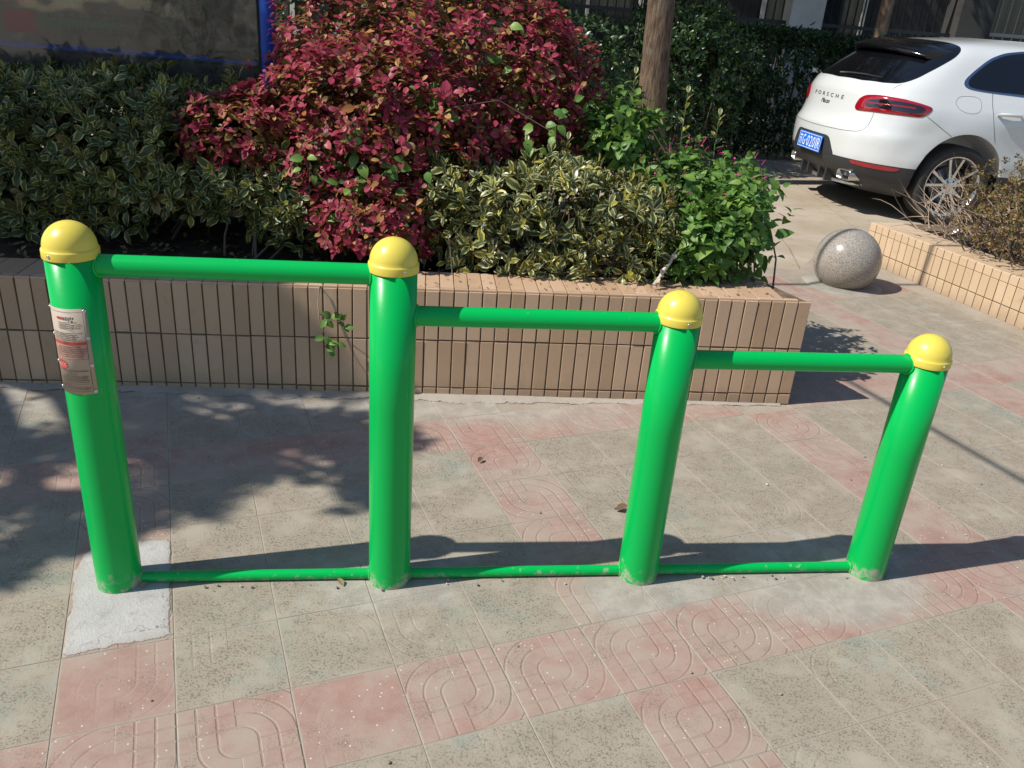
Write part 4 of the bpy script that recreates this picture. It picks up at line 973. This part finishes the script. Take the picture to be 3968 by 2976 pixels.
# ------------------------------------------------------------------ overhead cable (its thin shadow crosses paving and ball)
def cpt(gx, gy, h): return Vector(shade_at(gx, gy, h))
gA, gB = np.array([1.576, 3.656]), np.array([1.953, 2.789]); gd = gB - gA
pA, pB = gA - gd * 3.2, gB + gd * 2.4
V, F = tube([cpt(*(pA + (pB - pA) * f), 3.3 - .35 * 4 * f * (1 - f) * .0) for f in np.linspace(0, 1, 9)], .013, 8)
tag(obj('overhead_cable', V, F, NT('cable_rubber', rough=.6, color=(.02, .02, .02)), smooth=True), 'thin black overhead cable above the paving', 'cable')

gA, gB = np.array([1.30, 5.085]), np.array([2.62, 5.425]); gd = gB - gA
V, F = tube([cpt(*(gA - gd * 1.5 + gd * 4. * f), 3.6) for f in np.linspace(0, 1, 9)], .017, 8)
tag(obj('overhead_cable', V, F, NT('cable_rubber2', rough=.6, color=(.02, .02, .02)), smooth=True), 'thicker black overhead cable above the granite ball', 'cable')
# ------------------------------------------------------------------ small things lying about
def stone(loc, r, seed, mat, name='pebble', label='', cat='pebble', group=None):
    bm = bmesh.new(); bmesh.ops.create_icosphere(bm, subdivisions=2, radius=r); f = smooth_noise(seed, 6, 1.5)
    for v in bm.verts:
        p = np.array(v.co) / r; v.co *= 1 + .35 * float(f(p * 1.3)); v.co.z *= .62
    o = bm_obj(name, bm, mat); o.location = (loc[0], loc[1], loc[2] + r * .5); o.rotation_euler[2] = seed; return tag(o, label, cat, group)
M_PEB = concrete('pebble_grey', (.20, .18, .15), (.34, .30, .26), (.10, .09, .08), 6.); M_PEBW = concrete('pebble_pale', (.46, .42, .37), (.56, .52, .46), (.3, .27, .24), 6.)
r_ = np.random.default_rng(77)
for i in range(34):
    s = r_.uniform(-1.0, 1.05); q = BC + bd * s + np.array([-bd[1], bd[0]]) * (-.022 - abs(r_.normal(0, .018)))
    stone((q[0], q[1], .004), r_.uniform(.0015, .0045), i, M_PEB if i % 3 else M_PEBW, 'cement_crumb', 'cement crumb on the ground along the foot rails', 'cement crumb', 'cement crumbs along the foot rails')
for i in range(40):
    q = np.array([r_.uniform(-1.3, 2.2), r_.uniform(1.1, 3.0)])
    if (q - W0) @ wt > -.05: continue
    stone((q[0], q[1], .001), r_.uniform(.0015, .005), 100 + i, M_PEB if i % 4 else M_PEBW, 'pebble', 'small pebble lying loose on the paving', 'pebble', 'loose pebbles on the paving')
def dead_leaf(x, y, s, a, label, z=.006):
    V, U, F = leaf_tpl(.6, .5, st=(0, .15, .35, .6, .85, 1.), fold=.28, droop=-.22)
    o = obj('fallen_leaf', V * s, F, M_DEAD, smooth=True, uvs=U); o.location = (x, y, z); o.rotation_euler = (.2, -.1, a); tag(o, label, 'fallen leaf')
dead_leaf(.372, 2.345, .045, .4, 'curled brown leaf lying behind the post between the two lower rails')
dead_leaf(-.420, 1.852, .03, 2.4, 'small brown leaf by the foot rail beside the second post', .004)
dead_leaf(-.098, 2.59, .028, 1.2, 'thin dry leaf on the paving in front of the planter')
dead_leaf(1.15, 2.24, .02, .2, 'small dry leaf behind the shortest post')
dead_leaf(-.95, 1.775, .02, .9, 'dry leaf tucked against the post with the sign plate', .008)
# ------------------------------------------------------------------ white car
def tab(z, zs, vs, sm=.02):
    zz = np.linspace(zs[0] - .2, zs[-1] + .2, 1200); vv = np.interp(zz, zs, vs); dz = zz[1] - zz[0]
    k = int(3 * sm / dz) + 1; w = np.exp(-.5 * ((np.arange(-k, k + 1) * dz) / sm) ** 2); w /= w.sum()
    return np.interp(z, zz, np.convolve(np.pad(vv, k, mode='edge'), w, 'valid'))
WHEEL_X, WHEEL_X2, WHEEL_Z = .05, 2.857, .362
Z_W = ([.20, .26, .40, .55, .75, .95, 1.02, 1.10, 1.20, 1.30, 1.40, 1.48, 1.54, 1.58, 1.61, 1.63], [.82, .88, .925, .945, .945, .938, .927, .895, .845, .790, .735, .685, .625, .54, .41, .23])
Z_XR = ([.20, .27, .36, .46, .55, .70, .76, .80, .90, 1.00, 1.10, 1.18, 1.22, 1.32, 1.42, 1.50, 1.54, 1.58, 1.61, 1.63], [-.60, -.74, -.86, -.93, -.945, -.95, -.945, -.915, -.885, -.872, -.862, -.82, -.775, -.66, -.54, -.44, -.36, -.18, .10, .55])
Z_XF = ([.20, .30, .55, .75, .85, .93, .98, 1.02, 1.06, 1.15, 1.30, 1.45, 1.54, 1.58, 1.61, 1.63], [3.60, 3.72, 3.76, 3.70, 3.60, 3.35, 2.95, 2.60, 2.42, 2.25, 1.98, 1.72, 1.52, 1.38, 1.20, 1.0])
def body_shell():
    zs = np.concatenate([np.linspace(.215, 1.0, 34), np.linspace(1.0, 1.54, 34)[1:], 1.54 + (.089) * np.sin(np.linspace(0, np.pi / 2, 14))[1:]])
    NA, NSd = 22, 40; V = []; F = []; ring = None
    for z in zs:
        w = float(tab(z, *Z_W)); xr = float(tab(z, *Z_XR, sm=.015)); xf = float(tab(z, *Z_XF)); 
        Lr = np.interp(z, [.3, 1.1, 1.5, 1.63], [.62, .62, .55, .3]); Lf = np.interp(z, [.3, .9, 1.1, 1.63], [.8, .9, .5, .2]); n = np.interp(z, [.3, 1.0, 1.2, 1.63], [2.5, 2.45, 2.6, 2.2])
        half = []
        for a in np.linspace(0, np.pi / 2, NA): half.append((xr + Lr * (1 - np.cos(a) ** (2 / n)), w * np.sin(a) ** (2 / n)))
        x0, x1 = xr + Lr, xf - Lf
        for f in np.linspace(0, 1, NSd)[1:-1]: half.append((x0 + (x1 - x0) * f, w))
        for a in np.linspace(np.pi / 2, 0, NA): half.append((xf - Lf * (1 - np.cos(a) ** (2 / n)), w * np.sin(a) ** (2 / n)))
        pts = []
        for x, y in half:
            fl = 0.
            for wx in (WHEEL_X, WHEEL_X2):
                d = math.hypot(x - wx, (z - WHEEL_Z) * 1.0); fl += .030 * math.exp(-((d - .44) / .13) ** 2) * min(1, max(0, (y - .55) / .3))
            # haunch over the rear wheel, waist in the doors
            fl += .022 * math.exp(-((x - .0) / .7) ** 2) * math.exp(-((z - .93) / .14) ** 2) * min(1, max(0, (y - .5) / .3))
            fl -= .030 * math.exp(-((x - 1.45) / .7) ** 2) * math.exp(-((z - .72) / .16) ** 2) * (y > .6)
            # hollow of the tailgate below the word mark, lip above the bumper
            xx = x - .016 * math.exp(-((z - .79) / .035) ** 2) * max(0, 1 - (y / .8) ** 2) * (x < 0)
            pts.append((xx, y + fl))
        full = [(x, -y) for x, y in pts] + [(x, y) for x, y in pts[-2:0:-1]]
        o = len(V); m = len(full); V += [(x, y, z) for x, y in full]
        if ring is not None:
            for i in range(m): F.append((ring + i, o + i, o + (i + 1) % m, ring + (i + 1) % m))
        ring = o
    F.append(tuple(range(ring, ring + m))[::-1])
    F.append(tuple(range(m)))
    return V, F
# ---end shell
M_CARW = NT('white_car_paint', rough=.3, spec=.5, color=(.62, .64, .63), coat=1.)
M_CARB = NT('dark_bumper_plastic', rough=.5, spec=.4, color=(.035, .037, .040)); M_CARG = NT('black_glass', rough=.03, spec=.7, color=(.004, .0045, .006), coat=.5)
M_GLOSSB = NT('gloss_black', rough=.08, spec=.6, color=(.006, .006, .007)); M_TRIM = NT('window_trim', rough=.18, color=(.45, .50, .62), metal=1.)  # trim metal tinted blue to imitate reflected sky
M_SEAM = NT('panel_gap', rough=.8, color=(.05, .05, .055)); M_LAMPR = NT('lamp_red', rough=.06, spec=.6, color=(.30, .004, .012), coat=1.); M_LAMPD = NT('lamp_smoked', rough=.05, spec=.7, color=(.012, .008, .010), coat=1.)
M_TYRE = NT('tyre_rubber', rough=.75, spec=.3, color=(.035, .034, .032)); M_ALU = NT('rim_aluminium', rough=.25, color=(.66, .67, .69), metal=.9); M_DISC = NT('brake_disc', rough=.4, color=(.16, .15, .15), metal=.8)
M_PLBL = NT('plate_blue', rough=.35, color=(.012, .16, .66)); M_PLWH = NT('plate_white', rough=.4, color=(.80, .80, .80)); M_BADGE = NT('badge_grey', rough=.35, color=(.10, .10, .11), metal=.5)
CARO, CARH = (3.72, 8.84, ZR), RAD(9)
car = tag(empty('parked_car', CARO, CARH), 'white five-door SUV with black roof spoiler parked on the concrete road', 'car')
V, F = body_shell(); SH = BVHTree.FromPolygons([Vector(v) for v in V], F)
shell = obj('shell', V, F, M_CARW)
for s in (-1, 1):
    for wx in (WHEEL_X, WHEEL_X2):
        bm = bmesh.new(); bmesh.ops.create_cone(bm, cap_ends=True, segments=72, radius1=.438, radius2=.438, depth=.62, matrix=Matrix.Translation((wx + .01, s * .91, .398)) @ Matrix.Rotation(RAD(90), 4, 'X'))
        cu = bm_obj('cutter', bm, M_CARW); md = shell.modifiers.new('b', 'BOOLEAN'); md.operation = 'DIFFERENCE'; md.solver = 'EXACT'; md.object = cu
dg = bpy.context.evaluated_depsgraph_get(); me = bpy.data.meshes.new_from_object(shell.evaluated_get(dg))
for o in [o for o in COL.objects if o.name.startswith('cutter') or o.name == 'shell']: bpy.data.objects.remove(o)
def half_body(name, below):
    bm = bmesh.new(); bm.from_mesh(me)
    bmesh.ops.bisect_plane(bm, geom=bm.verts[:] + bm.edges[:] + bm.faces[:], plane_co=(-.9, 0, .522), plane_no=(.035, 0, 1), clear_outer=below, clear_inner=not below)
    bmesh.ops.remove_doubles(bm, verts=bm.verts[:], dist=.0004)
    for f in bm.faces:
        c = f.calc_center_median(); f.smooth = True; f.material_index = 0
        for wx in (WHEEL_X + .01, WHEEL_X2 + .01):
            d = math.hypot(c.x - wx, c.z - .398)
            if d < .4365 and abs(c.y) < .965: f.material_index = 1
        if f.normal.z < -.9 and c.z < .24: f.material_index = 1
    m2 = bpy.data.meshes.new(name); bm.to_mesh(m2); bm.free(); m2.materials.clear(); m2.materials.append((M_CARB if below else M_CARW).m); m2.materials.append(M_GLOSSB.m if False else M_BLK.m)
    o = link(name, m2, car); m2.set_sharp_from_angle(angle=RAD(35)); return o
half_body('body', False); half_body('lower_bumper', True)
def snap(p, off=.0):
    q, nrm, i, d = SH.find_nearest(Vector(p)); return q + nrm * off
nq, nn_, _, _ = SH.find_nearest(Vector((-1.2, 0, .9))); NSGN = 1 if nn_.x < 0 else -1
def snapo(p, off): 
    q, nrm, i, d = SH.find_nearest(Vector(p)); return q + nrm * (off * NSGN)
def patch(name, outline, mat, off=.003, mirror=False, rings=10, n=96, parent=None, thick=.006, lens=0.):
    P = np.array(outline, float)
    if mirror: P = P * np.array([1, -1, 1]); P = P[::-1]
    seg = np.linalg.norm(np.roll(P, -1, 0) - P, axis=1); cum = np.concatenate([[0], np.cumsum(seg)]); Q = np.vstack([P, P[:1]])
    out = np.array([[np.interp(t, cum, Q[:, k]) for k in range(3)] for t in np.linspace(0, cum[-1], n, endpoint=False)])
    for _ in range(2): out = out * .5 + .25 * (np.roll(out, 1, 0) + np.roll(out, -1, 0))
    ctr = out.mean(0); V = [snapo(p, off - thick) for p in out]
    for k in range(rings):
        f = 1 - k / rings
        V += [snapo(ctr + (p - ctr) * f, off + lens * (1 - f ** 6)) for p in out]
    V.append(snapo(ctr, off + lens)); F = []
    for k in range(rings):
        for i in range(n): F.append((k * n + i, k * n + (i + 1) % n, (k + 1) * n + (i + 1) % n, (k + 1) * n + i))
    for i in range(n): F.append((rings * n + i, rings * n + (i + 1) % n, len(V) - 1))
    bm = bmesh.new(); vs_ = [bm.verts.new(v) for v in V]
    for f in F: bm.faces.new([vs_[i] for i in f])
    bmesh.ops.recalc_face_normals(bm, faces=bm.faces[:]); o = bm_obj(name, bm, mat, parent or car, True); o.data.set_sharp_from_angle(angle=RAD(50)); return o
def both(name, outline, mat, **kw): return [patch(name, outline, mat, mirror=mm, **kw) for mm in (False, True)]
def sym(h): return h + [(x, -y, z) for x, y, z in h[-2:0:-1]]
GLASS = sym([(-.80, 0, 1.199), (-.766, -.397, 1.197), (-.677, -.618, 1.198), (-.589, -.716, 1.205), (-.534, -.738, 1.222), (-.437, -.747, 1.265), (-.244, -.722, 1.37), (-.101, -.69, 1.449), (-.028, -.649, 1.501), (-.002, -.6, 1.535), (-.03, -.5, 1.562), (-.09, -.3, 1.578), (-.12, 0, 1.583)])
patch('rear_window', GLASS, M_CARG, rings=18, n=150)
SW_ = [(-.002, -.819, 1.248), (.015, -.802, 1.279), (.114, -.758, 1.359), (.248, -.707, 1.445), (.399, -.665, 1.498), (.611, -.629, 1.528), (1.1, -.62, 1.535), (1.45, -.64, 1.50), (1.85, -.75, 1.33), (2.12, -.86, 1.14), (1.3, -.87, 1.165), (.566, -.851, 1.189), (.265, -.846, 1.198), (.128, -.841, 1.208), (.023, -.832, 1.223)]
ST_ = [(-.044, -.82, 1.245), (-.016, -.798, 1.286), (.094, -.751, 1.37), (.241, -.692, 1.466), (.409, -.64, 1.52), (.631, -.6, 1.546), (1.1, -.59, 1.553), (1.47, -.61, 1.52), (1.88, -.73, 1.34), (2.17, -.86, 1.12), (1.3, -.88, 1.147), (.566, -.86, 1.171), (.265, -.853, 1.185), (.117, -.848, 1.194), (-.019, -.839, 1.212)]
both('window_trim', ST_, M_TRIM, off=.003, rings=10, n=120); both('side_window', SW_, M_CARG, off=.006, rings=10, n=120)
patch('windscreen', sym([(2.36, 0, 1.10), (2.25, -.55, 1.11), (2.12, -.72, 1.16), (1.75, -.62, 1.42), (1.58, -.48, 1.52), (1.50, 0, 1.545)]), M_CARG, rings=12)
LAMP = [(-.823, -.483, .96), (-.82, -.479, .988), (-.806, -.503, 1.049), (-.781, -.557, 1.084), (-.725, -.66, 1.097), (-.633, -.774, 1.093), (-.522, -.856, 1.079), (-.401, -.907, 1.055), (-.339, -.924, 1.038), (-.329, -.93, 1.026), (-.359, -.937, .993), (-.397, -.937, .963), (-.436, -.93, .951), (-.512, -.902, .95), (-.658, -.797, .95), (-.746, -.675, .949), (-.795, -.573, .944), (-.818, -.507, .944)]
LIN = [(-.78, -.586, 1.003), (-.766, -.605, 1.048), (-.696, -.717, 1.063), (-.597, -.818, 1.06), (-.48, -.889, 1.044), (-.4, -.92, 1.025), (-.432, -.925, .983), (-.515, -.896, .974), (-.627, -.818, .982), (-.72, -.705, .987), (-.768, -.619, .988)]
LBAR = [(-.77, -.603, 1.027), (-.718, -.697, 1.03), (-.631, -.802, 1.029), (-.474, -.901, 1.019), (-.478, -.902, 1.010), (-.63, -.805, 1.017), (-.717, -.701, 1.018), (-.768, -.608, 1.017)]
for mm in (False, True):
    lp = patch('tail_lamp', LAMP, M_LAMPR, off=.006, mirror=mm, lens=.012)
    patch('smoked_lens', LIN, M_LAMPD, off=.0215, mirror=mm, parent=lp, thick=.010); patch('light_bar', LBAR, M_LAMPR, off=.0255, mirror=mm, parent=lp, rings=4)
    patch('reflector', [(-.833, -.62, .513), (-.771, -.726, .512), (-.624, -.854, .507), (-.485, -.917, .496), (-.512, -.903, .474), (-.569, -.874, .468), (-.716, -.772, .474), (-.819, -.636, .484)], M_LAMPR, off=.004, mirror=mm, rings=4)
    fl = [(-.113, -.904, 1.09), (-.096, -.88, 1.134), (-.053, -.873, 1.147), (.073, -.871, 1.152), (.135, -.88, 1.134), (.146, -.906, 1.087), (.133, -.932, 1.034), (.091, -.943, 1.01), (-.004, -.944, 1.009), (-.088, -.93, 1.04)]
    sg = -1 if mm else 1
    def seam(pts, closed=False, r=.0022):
        P = np.array(pts, float) * np.array([1, sg, 1]); P = np.vstack([P, P[:1]]) if closed else P
        d = np.concatenate([[0], np.cumsum(np.linalg.norm(np.diff(P, axis=0), axis=1))]); n = max(8, int(d[-1] / .02))
        q = np.array([[np.interp(t, d, P[:, k]) for k in range(3)] for t in np.linspace(0, d[-1], n)])
        for _ in range(3): q[1:-1] = .5 * q[1:-1] + .25 * (q[:-2] + q[2:])
        V, F = tube([snapo(p, .0002) for p in q], r, 6); return obj('panel_gap', V, F, M_SEAM, car, True)
    if not mm: seam(fl, True, .0014)
    seam([(-.568, -.733, 1.203), (-.625, -.724, 1.169), (-.693, -.704, 1.099)])
    seam([(-.744, -.688, .945), (-.744, -.688, .915), (-.757, -.691, .858), (-.778, -.686, .809), (-.804, -.669, .781), (-.838, -.622, .763), (-.9, -.457, .756), (-.947, -.114, .752), (-.95, 0, .751)])
    seam([(-.373, -.943, .958), (-.246, -.959, .884), (-.116, -.972, .808)]); seam([(.254, -.849, 1.185), (.247, -.907, 1.084), (.266, -.956, .952), (.296, -.961, .868), (.33, -.962, .775)])
    seam([(1.25, -.85, 1.14), (1.25, -.93, .9), (1.22, -.93, .45)]); seam([(2.2, -.85, 1.10), (2.28, -.93, .8), (2.3, -.93, .42)])
    for hx in (.42, 1.36):
        V, F = tube([snapo((hx - .125, -.94 * sg, 1.012), .004), snapo((hx - .10, -.94 * sg, 1.012), .028), snapo((hx, -.94 * sg, 1.012), .034), snapo((hx + .10, -.94 * sg, 1.008), .028), snapo((hx + .125, -.94 * sg, 1.007), .004)], [.010, .015, .016, .015, .010], 12)
        obj('door_handle', V, F, M_CARW, car, True)
    for y, z in ((-.332, .708), (-.789, .69)):
        V, F = lathe([(.0125, -.004), (.0125, .0015), (.0105, .0015), (.0105, .0008), (.0002, .001)], 20); o = obj('parking_sensor', V, F, M_CARW, car)
        q, nrm, _, _ = SH.find_nearest(Vector((-.93 if y > -.5 else -.73, y * sg, z))); nrm = nrm * NSGN; o.location = q; o.rotation_euler = nrm.to_track_quat('Z', 'Y').to_euler()
    # exhaust: rounded rectangular tip
    ex = []; m_ = 28
    def rr(t, w, h): c, s = math.cos(t), math.sin(t); return w * math.copysign(abs(c) ** .45, c), h * math.copysign(abs(s) ** .45, s)
    V = []; F = []
    for k, (dx, w, h) in enumerate(((.10, .086, .046), (-.02, .090, .050), (-.03, .088, .048), (-.028, .079, .039), (.07, .077, .037))):
        for i in range(m_):
            a, b_ = rr(i / m_ * 6.283, w, h); V.append((dx + .25 * a * -1, a, b_))
    for k in range(4):
        for i in range(m_): F.append((k * m_ + i, k * m_ + (i + 1) % m_, (k + 1) * m_ + (i + 1) % m_, (k + 1) * m_ + i))
    ti = obj('exhaust_tip', [(x, y * sg, z) for x, y, z in V], F, M_STEEL, car, True); ti.location = (-.80, -.555 * sg, .362)
    b_ = obj('bore', [(.06 + .25 * -1 * rr(i / m_ * 6.283, .08, .04)[0], sg * rr(i / m_ * 6.283, .08, .04)[0], rr(i / m_ * 6.283, .08, .04)[1]) for i in range(m_)], [tuple(range(m_))], M_BLK, ti)
# dark plate recess, number plate
patch('plate_recess', [(-.93, -.437, .515), (-.93, -.335, .665), (-.93, -.29, .682), (-.93, .29, .682), (-.93, .335, .665), (-.93, .437, .515), (-.93, .2, .505), (-.93, 0, .50), (-.93, -.2, .505)], M_CARB, off=.003, rings=10)
npl = bm_obj('number_plate', box_bm((-.008, -.22, -.07), (.0, .22, .07), .002), M_PLBL, car); npl.scale = (1, 1.10, 1.12); npl.location = (-.962, -.025, .585); npl.rotation_euler = (0, RAD(4), 0)
V, F = join([([(-.0085, y0, z0), (-.0085, y1, z0), (-.0085, y1, z1), (-.0085, y0, z1)], [(0, 1, 2, 3)]) for y0, y1, z0, z1 in ((-.212, .212, .058, .062), (-.212, .212, -.062, -.058), (-.212, -.208, -.058, .058), (.208, .212, -.058, .058))])
obj('plate_border', V, F, M_PLWH, npl)
def plate_text(s, hgt, wid, yc):
    mt = text_mesh(s, 1.); co = np.array([v.co[:] for v in mt.vertices]); lo, hi = co.min(0), co.max(0)
    for v in mt.vertices:
        a = (v.co.x - (lo[0] + hi[0]) / 2) / (hi[0] - lo[0]) * wid; b_ = (v.co.y - (lo[1] + hi[1]) / 2) / (hi[1] - lo[1]) * hgt; v.co = (-.009, yc - a, b_)
    finish('plate_letter', mt, M_PLWH, npl)
for s, w, yc in (('苏', .052, .168), ('G', .046, .106), ('0', .044, .026), ('2', .044, -.030), ('0', .044, -.086), ('1', .012, -.132), ('R', .046, -.176)): plate_text(s, .090, w, yc)
V, F = lathe([(.006, 0), (.006, .001), (.0002, .001)], 12); o = obj('plate_dot', V, F, M_PLWH, npl); o.location = (-.0085, .066, 0); o.rotation_euler = (0, RAD(-90), 0)
def badge(s, width, h, z, y0, shear=0., space=1., name='badge'):
    mt = text_mesh(s, 1., shear=shear, space=space, extrude=.02); co = np.array([v.co[:] for v in mt.vertices]); lo, hi = co.min(0), co.max(0)
    for v in mt.vertices:
        a = (v.co.x - (lo[0] + hi[0]) / 2) / (hi[0] - lo[0]) * width; b_ = (v.co.y - (lo[1] + hi[1]) / 2) / (hi[1] - lo[1]) * h
        r = SH.ray_cast(Vector((-2, y0 - a, z + b_)), Vector((1, 0, 0))); v.co = r[0] + Vector((-.0035 if v.co.z > 0 else .001, 0, 0))
    finish(name, mt, M_BADGE, car)
badge('PORSCHE', .58, .034, 1.033, -.004, space=1.9, name='maker_lettering'); badge('Macan', .17, .042, .974, .003, shear=.35, name='model_lettering')
# spoiler over the rear window
V = []; F = []; ny = 41
prof = [(-.06, 1.583), (-.20, 1.582), (-.36, 1.572), (-.50, 1.545), (-.560, 1.520), (-.566, 1.505), (-.555, 1.478), (-.53, 1.466), (-.46, 1.475), (-.38, 1.50)]
for i in range(ny):
    y = -.64 + 1.28 * i / (ny - 1); e = abs(y) / .64; fx = .21 * e ** 2.4; dz = -.055 * e ** 2.2; th = 1 - .35 * e ** 4
    for x, z in prof: V.append((x + fx * (1 if x < -.3 else .55), y, 1.50 + (z - 1.50) * th + dz + .004))
m_ = len(prof)
for i in range(ny - 1):
    for k in range(m_ - 1): F.append((i * m_ + k, (i + 1) * m_ + k, (i + 1) * m_ + k + 1, i * m_ + k + 1))
F.append(tuple(range(m_))); F.append(tuple(range((ny - 1) * m_, ny * m_))[::-1])
obj('roof_spoiler', V, F, M_GLOSSB, car, True).data.set_sharp_from_angle(angle=RAD(45))
V, F = tube([snapo((-.76, .02, 1.222), .012), snapo((-.745, -.15, 1.228), .016), snapo((-.715, -.35, 1.232), .014), snapo((-.66, -.56, 1.235), .010)], [.012, .009, .007, .004], 8); obj('rear_wiper', V, F, M_CARB, car, True)
# diffuser fins
for y in (-.26, -.12, .12, .26):
    box('diffuser_fin', (-.86, y - .012, .25), (-.70, y + .012, .37), M_CARB, car, .004)
V, F = tube([(-.79, y, .262 + .02 * (abs(y) / .7) ** 2) for y in np.linspace(-.6, .6, 21)], .016, 8); V = [(x + .20 * (abs(y) / .7) ** 2.4, y, z) for x, y, z in V]; obj('bumper_lip', V, F, M_ALU, car, True)
# wheels
def wheel(x, s):
    hub = empty('w'); bpy.data.objects.remove(hub)
    V, F = lathe([(.17, -.05), (.17, .0), (.165, .012), (.07, .014), (.065, .03), (.0005, .032)], 40); w = obj('wheel', V, F, M_DISC, car, True)
    w.location = (x, s * .845, WHEEL_Z); w.rotation_euler = (RAD(90) if s < 0 else RAD(-90), 0, 0)
    tp = [(.268, -.11), (.285, -.128), (.32, -.136), (.350, -.128), (.361, -.108), (.363, -.05), (.363, .05), (.361, .088), (.350, .108), (.320, .117), (.285, .108), (.268, .094)]
    V, F = lathe(tp, 72); obj('tyre', V, F[:-1], M_TYRE, w, True).data.set_sharp_from_angle(angle=RAD(60))
    parts = [lathe([(.255, -.11), (.248, -.06), (.245, .05), (.256, .088), (.262, .097), (.271, .099), (.274, .092), (.268, .08)], 72)]; parts[0] = (parts[0][0], parts[0][1][:-1])
    hubp = lathe([(.078, .03), (.076, .058), (.060, .066), (.036, .067), (.033, .074), (.0005, .077)], 36); parts.append(hubp)
    for k in range(5):
        for da in (-.17, .17):
            a = k * 2 * math.pi / 5 + .35; a1 = a + da * 1.55; a0 = a + da * 1.1
            p0 = np.array([math.cos(a0), math.sin(a0)]) * .062; p1 = np.array([math.cos(a1), math.sin(a1)]) * .252
            t = unit(p1 - p0); q = np.array([-t[1], t[0]]); V = []
            for p, wd_, z0, z1 in ((p0, .017, .03, .064), (p0 * .45 + p1 * .55, .0125, .045, .074), (p1, .016, .05, .088)):
                for sx, zz in ((-1, z0), (1, z0), (.8, z1), (-.8, z1)): e = p + q * wd_ * sx; V.append((e[0], e[1], zz))
            F = [(0, 1, 2, 3), (11, 10, 9, 8)] + [(b * 4 + i, b * 4 + (i + 1) % 4, b * 4 + 4 + (i + 1) % 4, b * 4 + 4 + i) for b in (0, 1) for i in range(4)]
            parts.append((V, F))
    V, F = join(parts); bm = bmesh.new(); vv = [bm.verts.new(v) for v in V]
    for f in F:
        try: bm.faces.new([vv[i] for i in f])
        except ValueError: pass
    bmesh.ops.recalc_face_normals(bm, faces=bm.faces[:]); o = bm_obj('rim', bm, M_ALU, w, True); o.data.set_sharp_from_angle(angle=RAD(32))
    for k in range(5):
        a = k * 2 * math.pi / 5 + .35 + .63; V, F = lathe([(.0095, .0), (.0095, .003), (.0002, .003)], 12); b_ = obj('wheel_bolt', V, F, M_BLK, w); b_.location = (.050 * math.cos(a), .050 * math.sin(a), .0655)
for x in (WHEEL_X, WHEEL_X2):
    for s in (-1, 1): wheel(x, s)
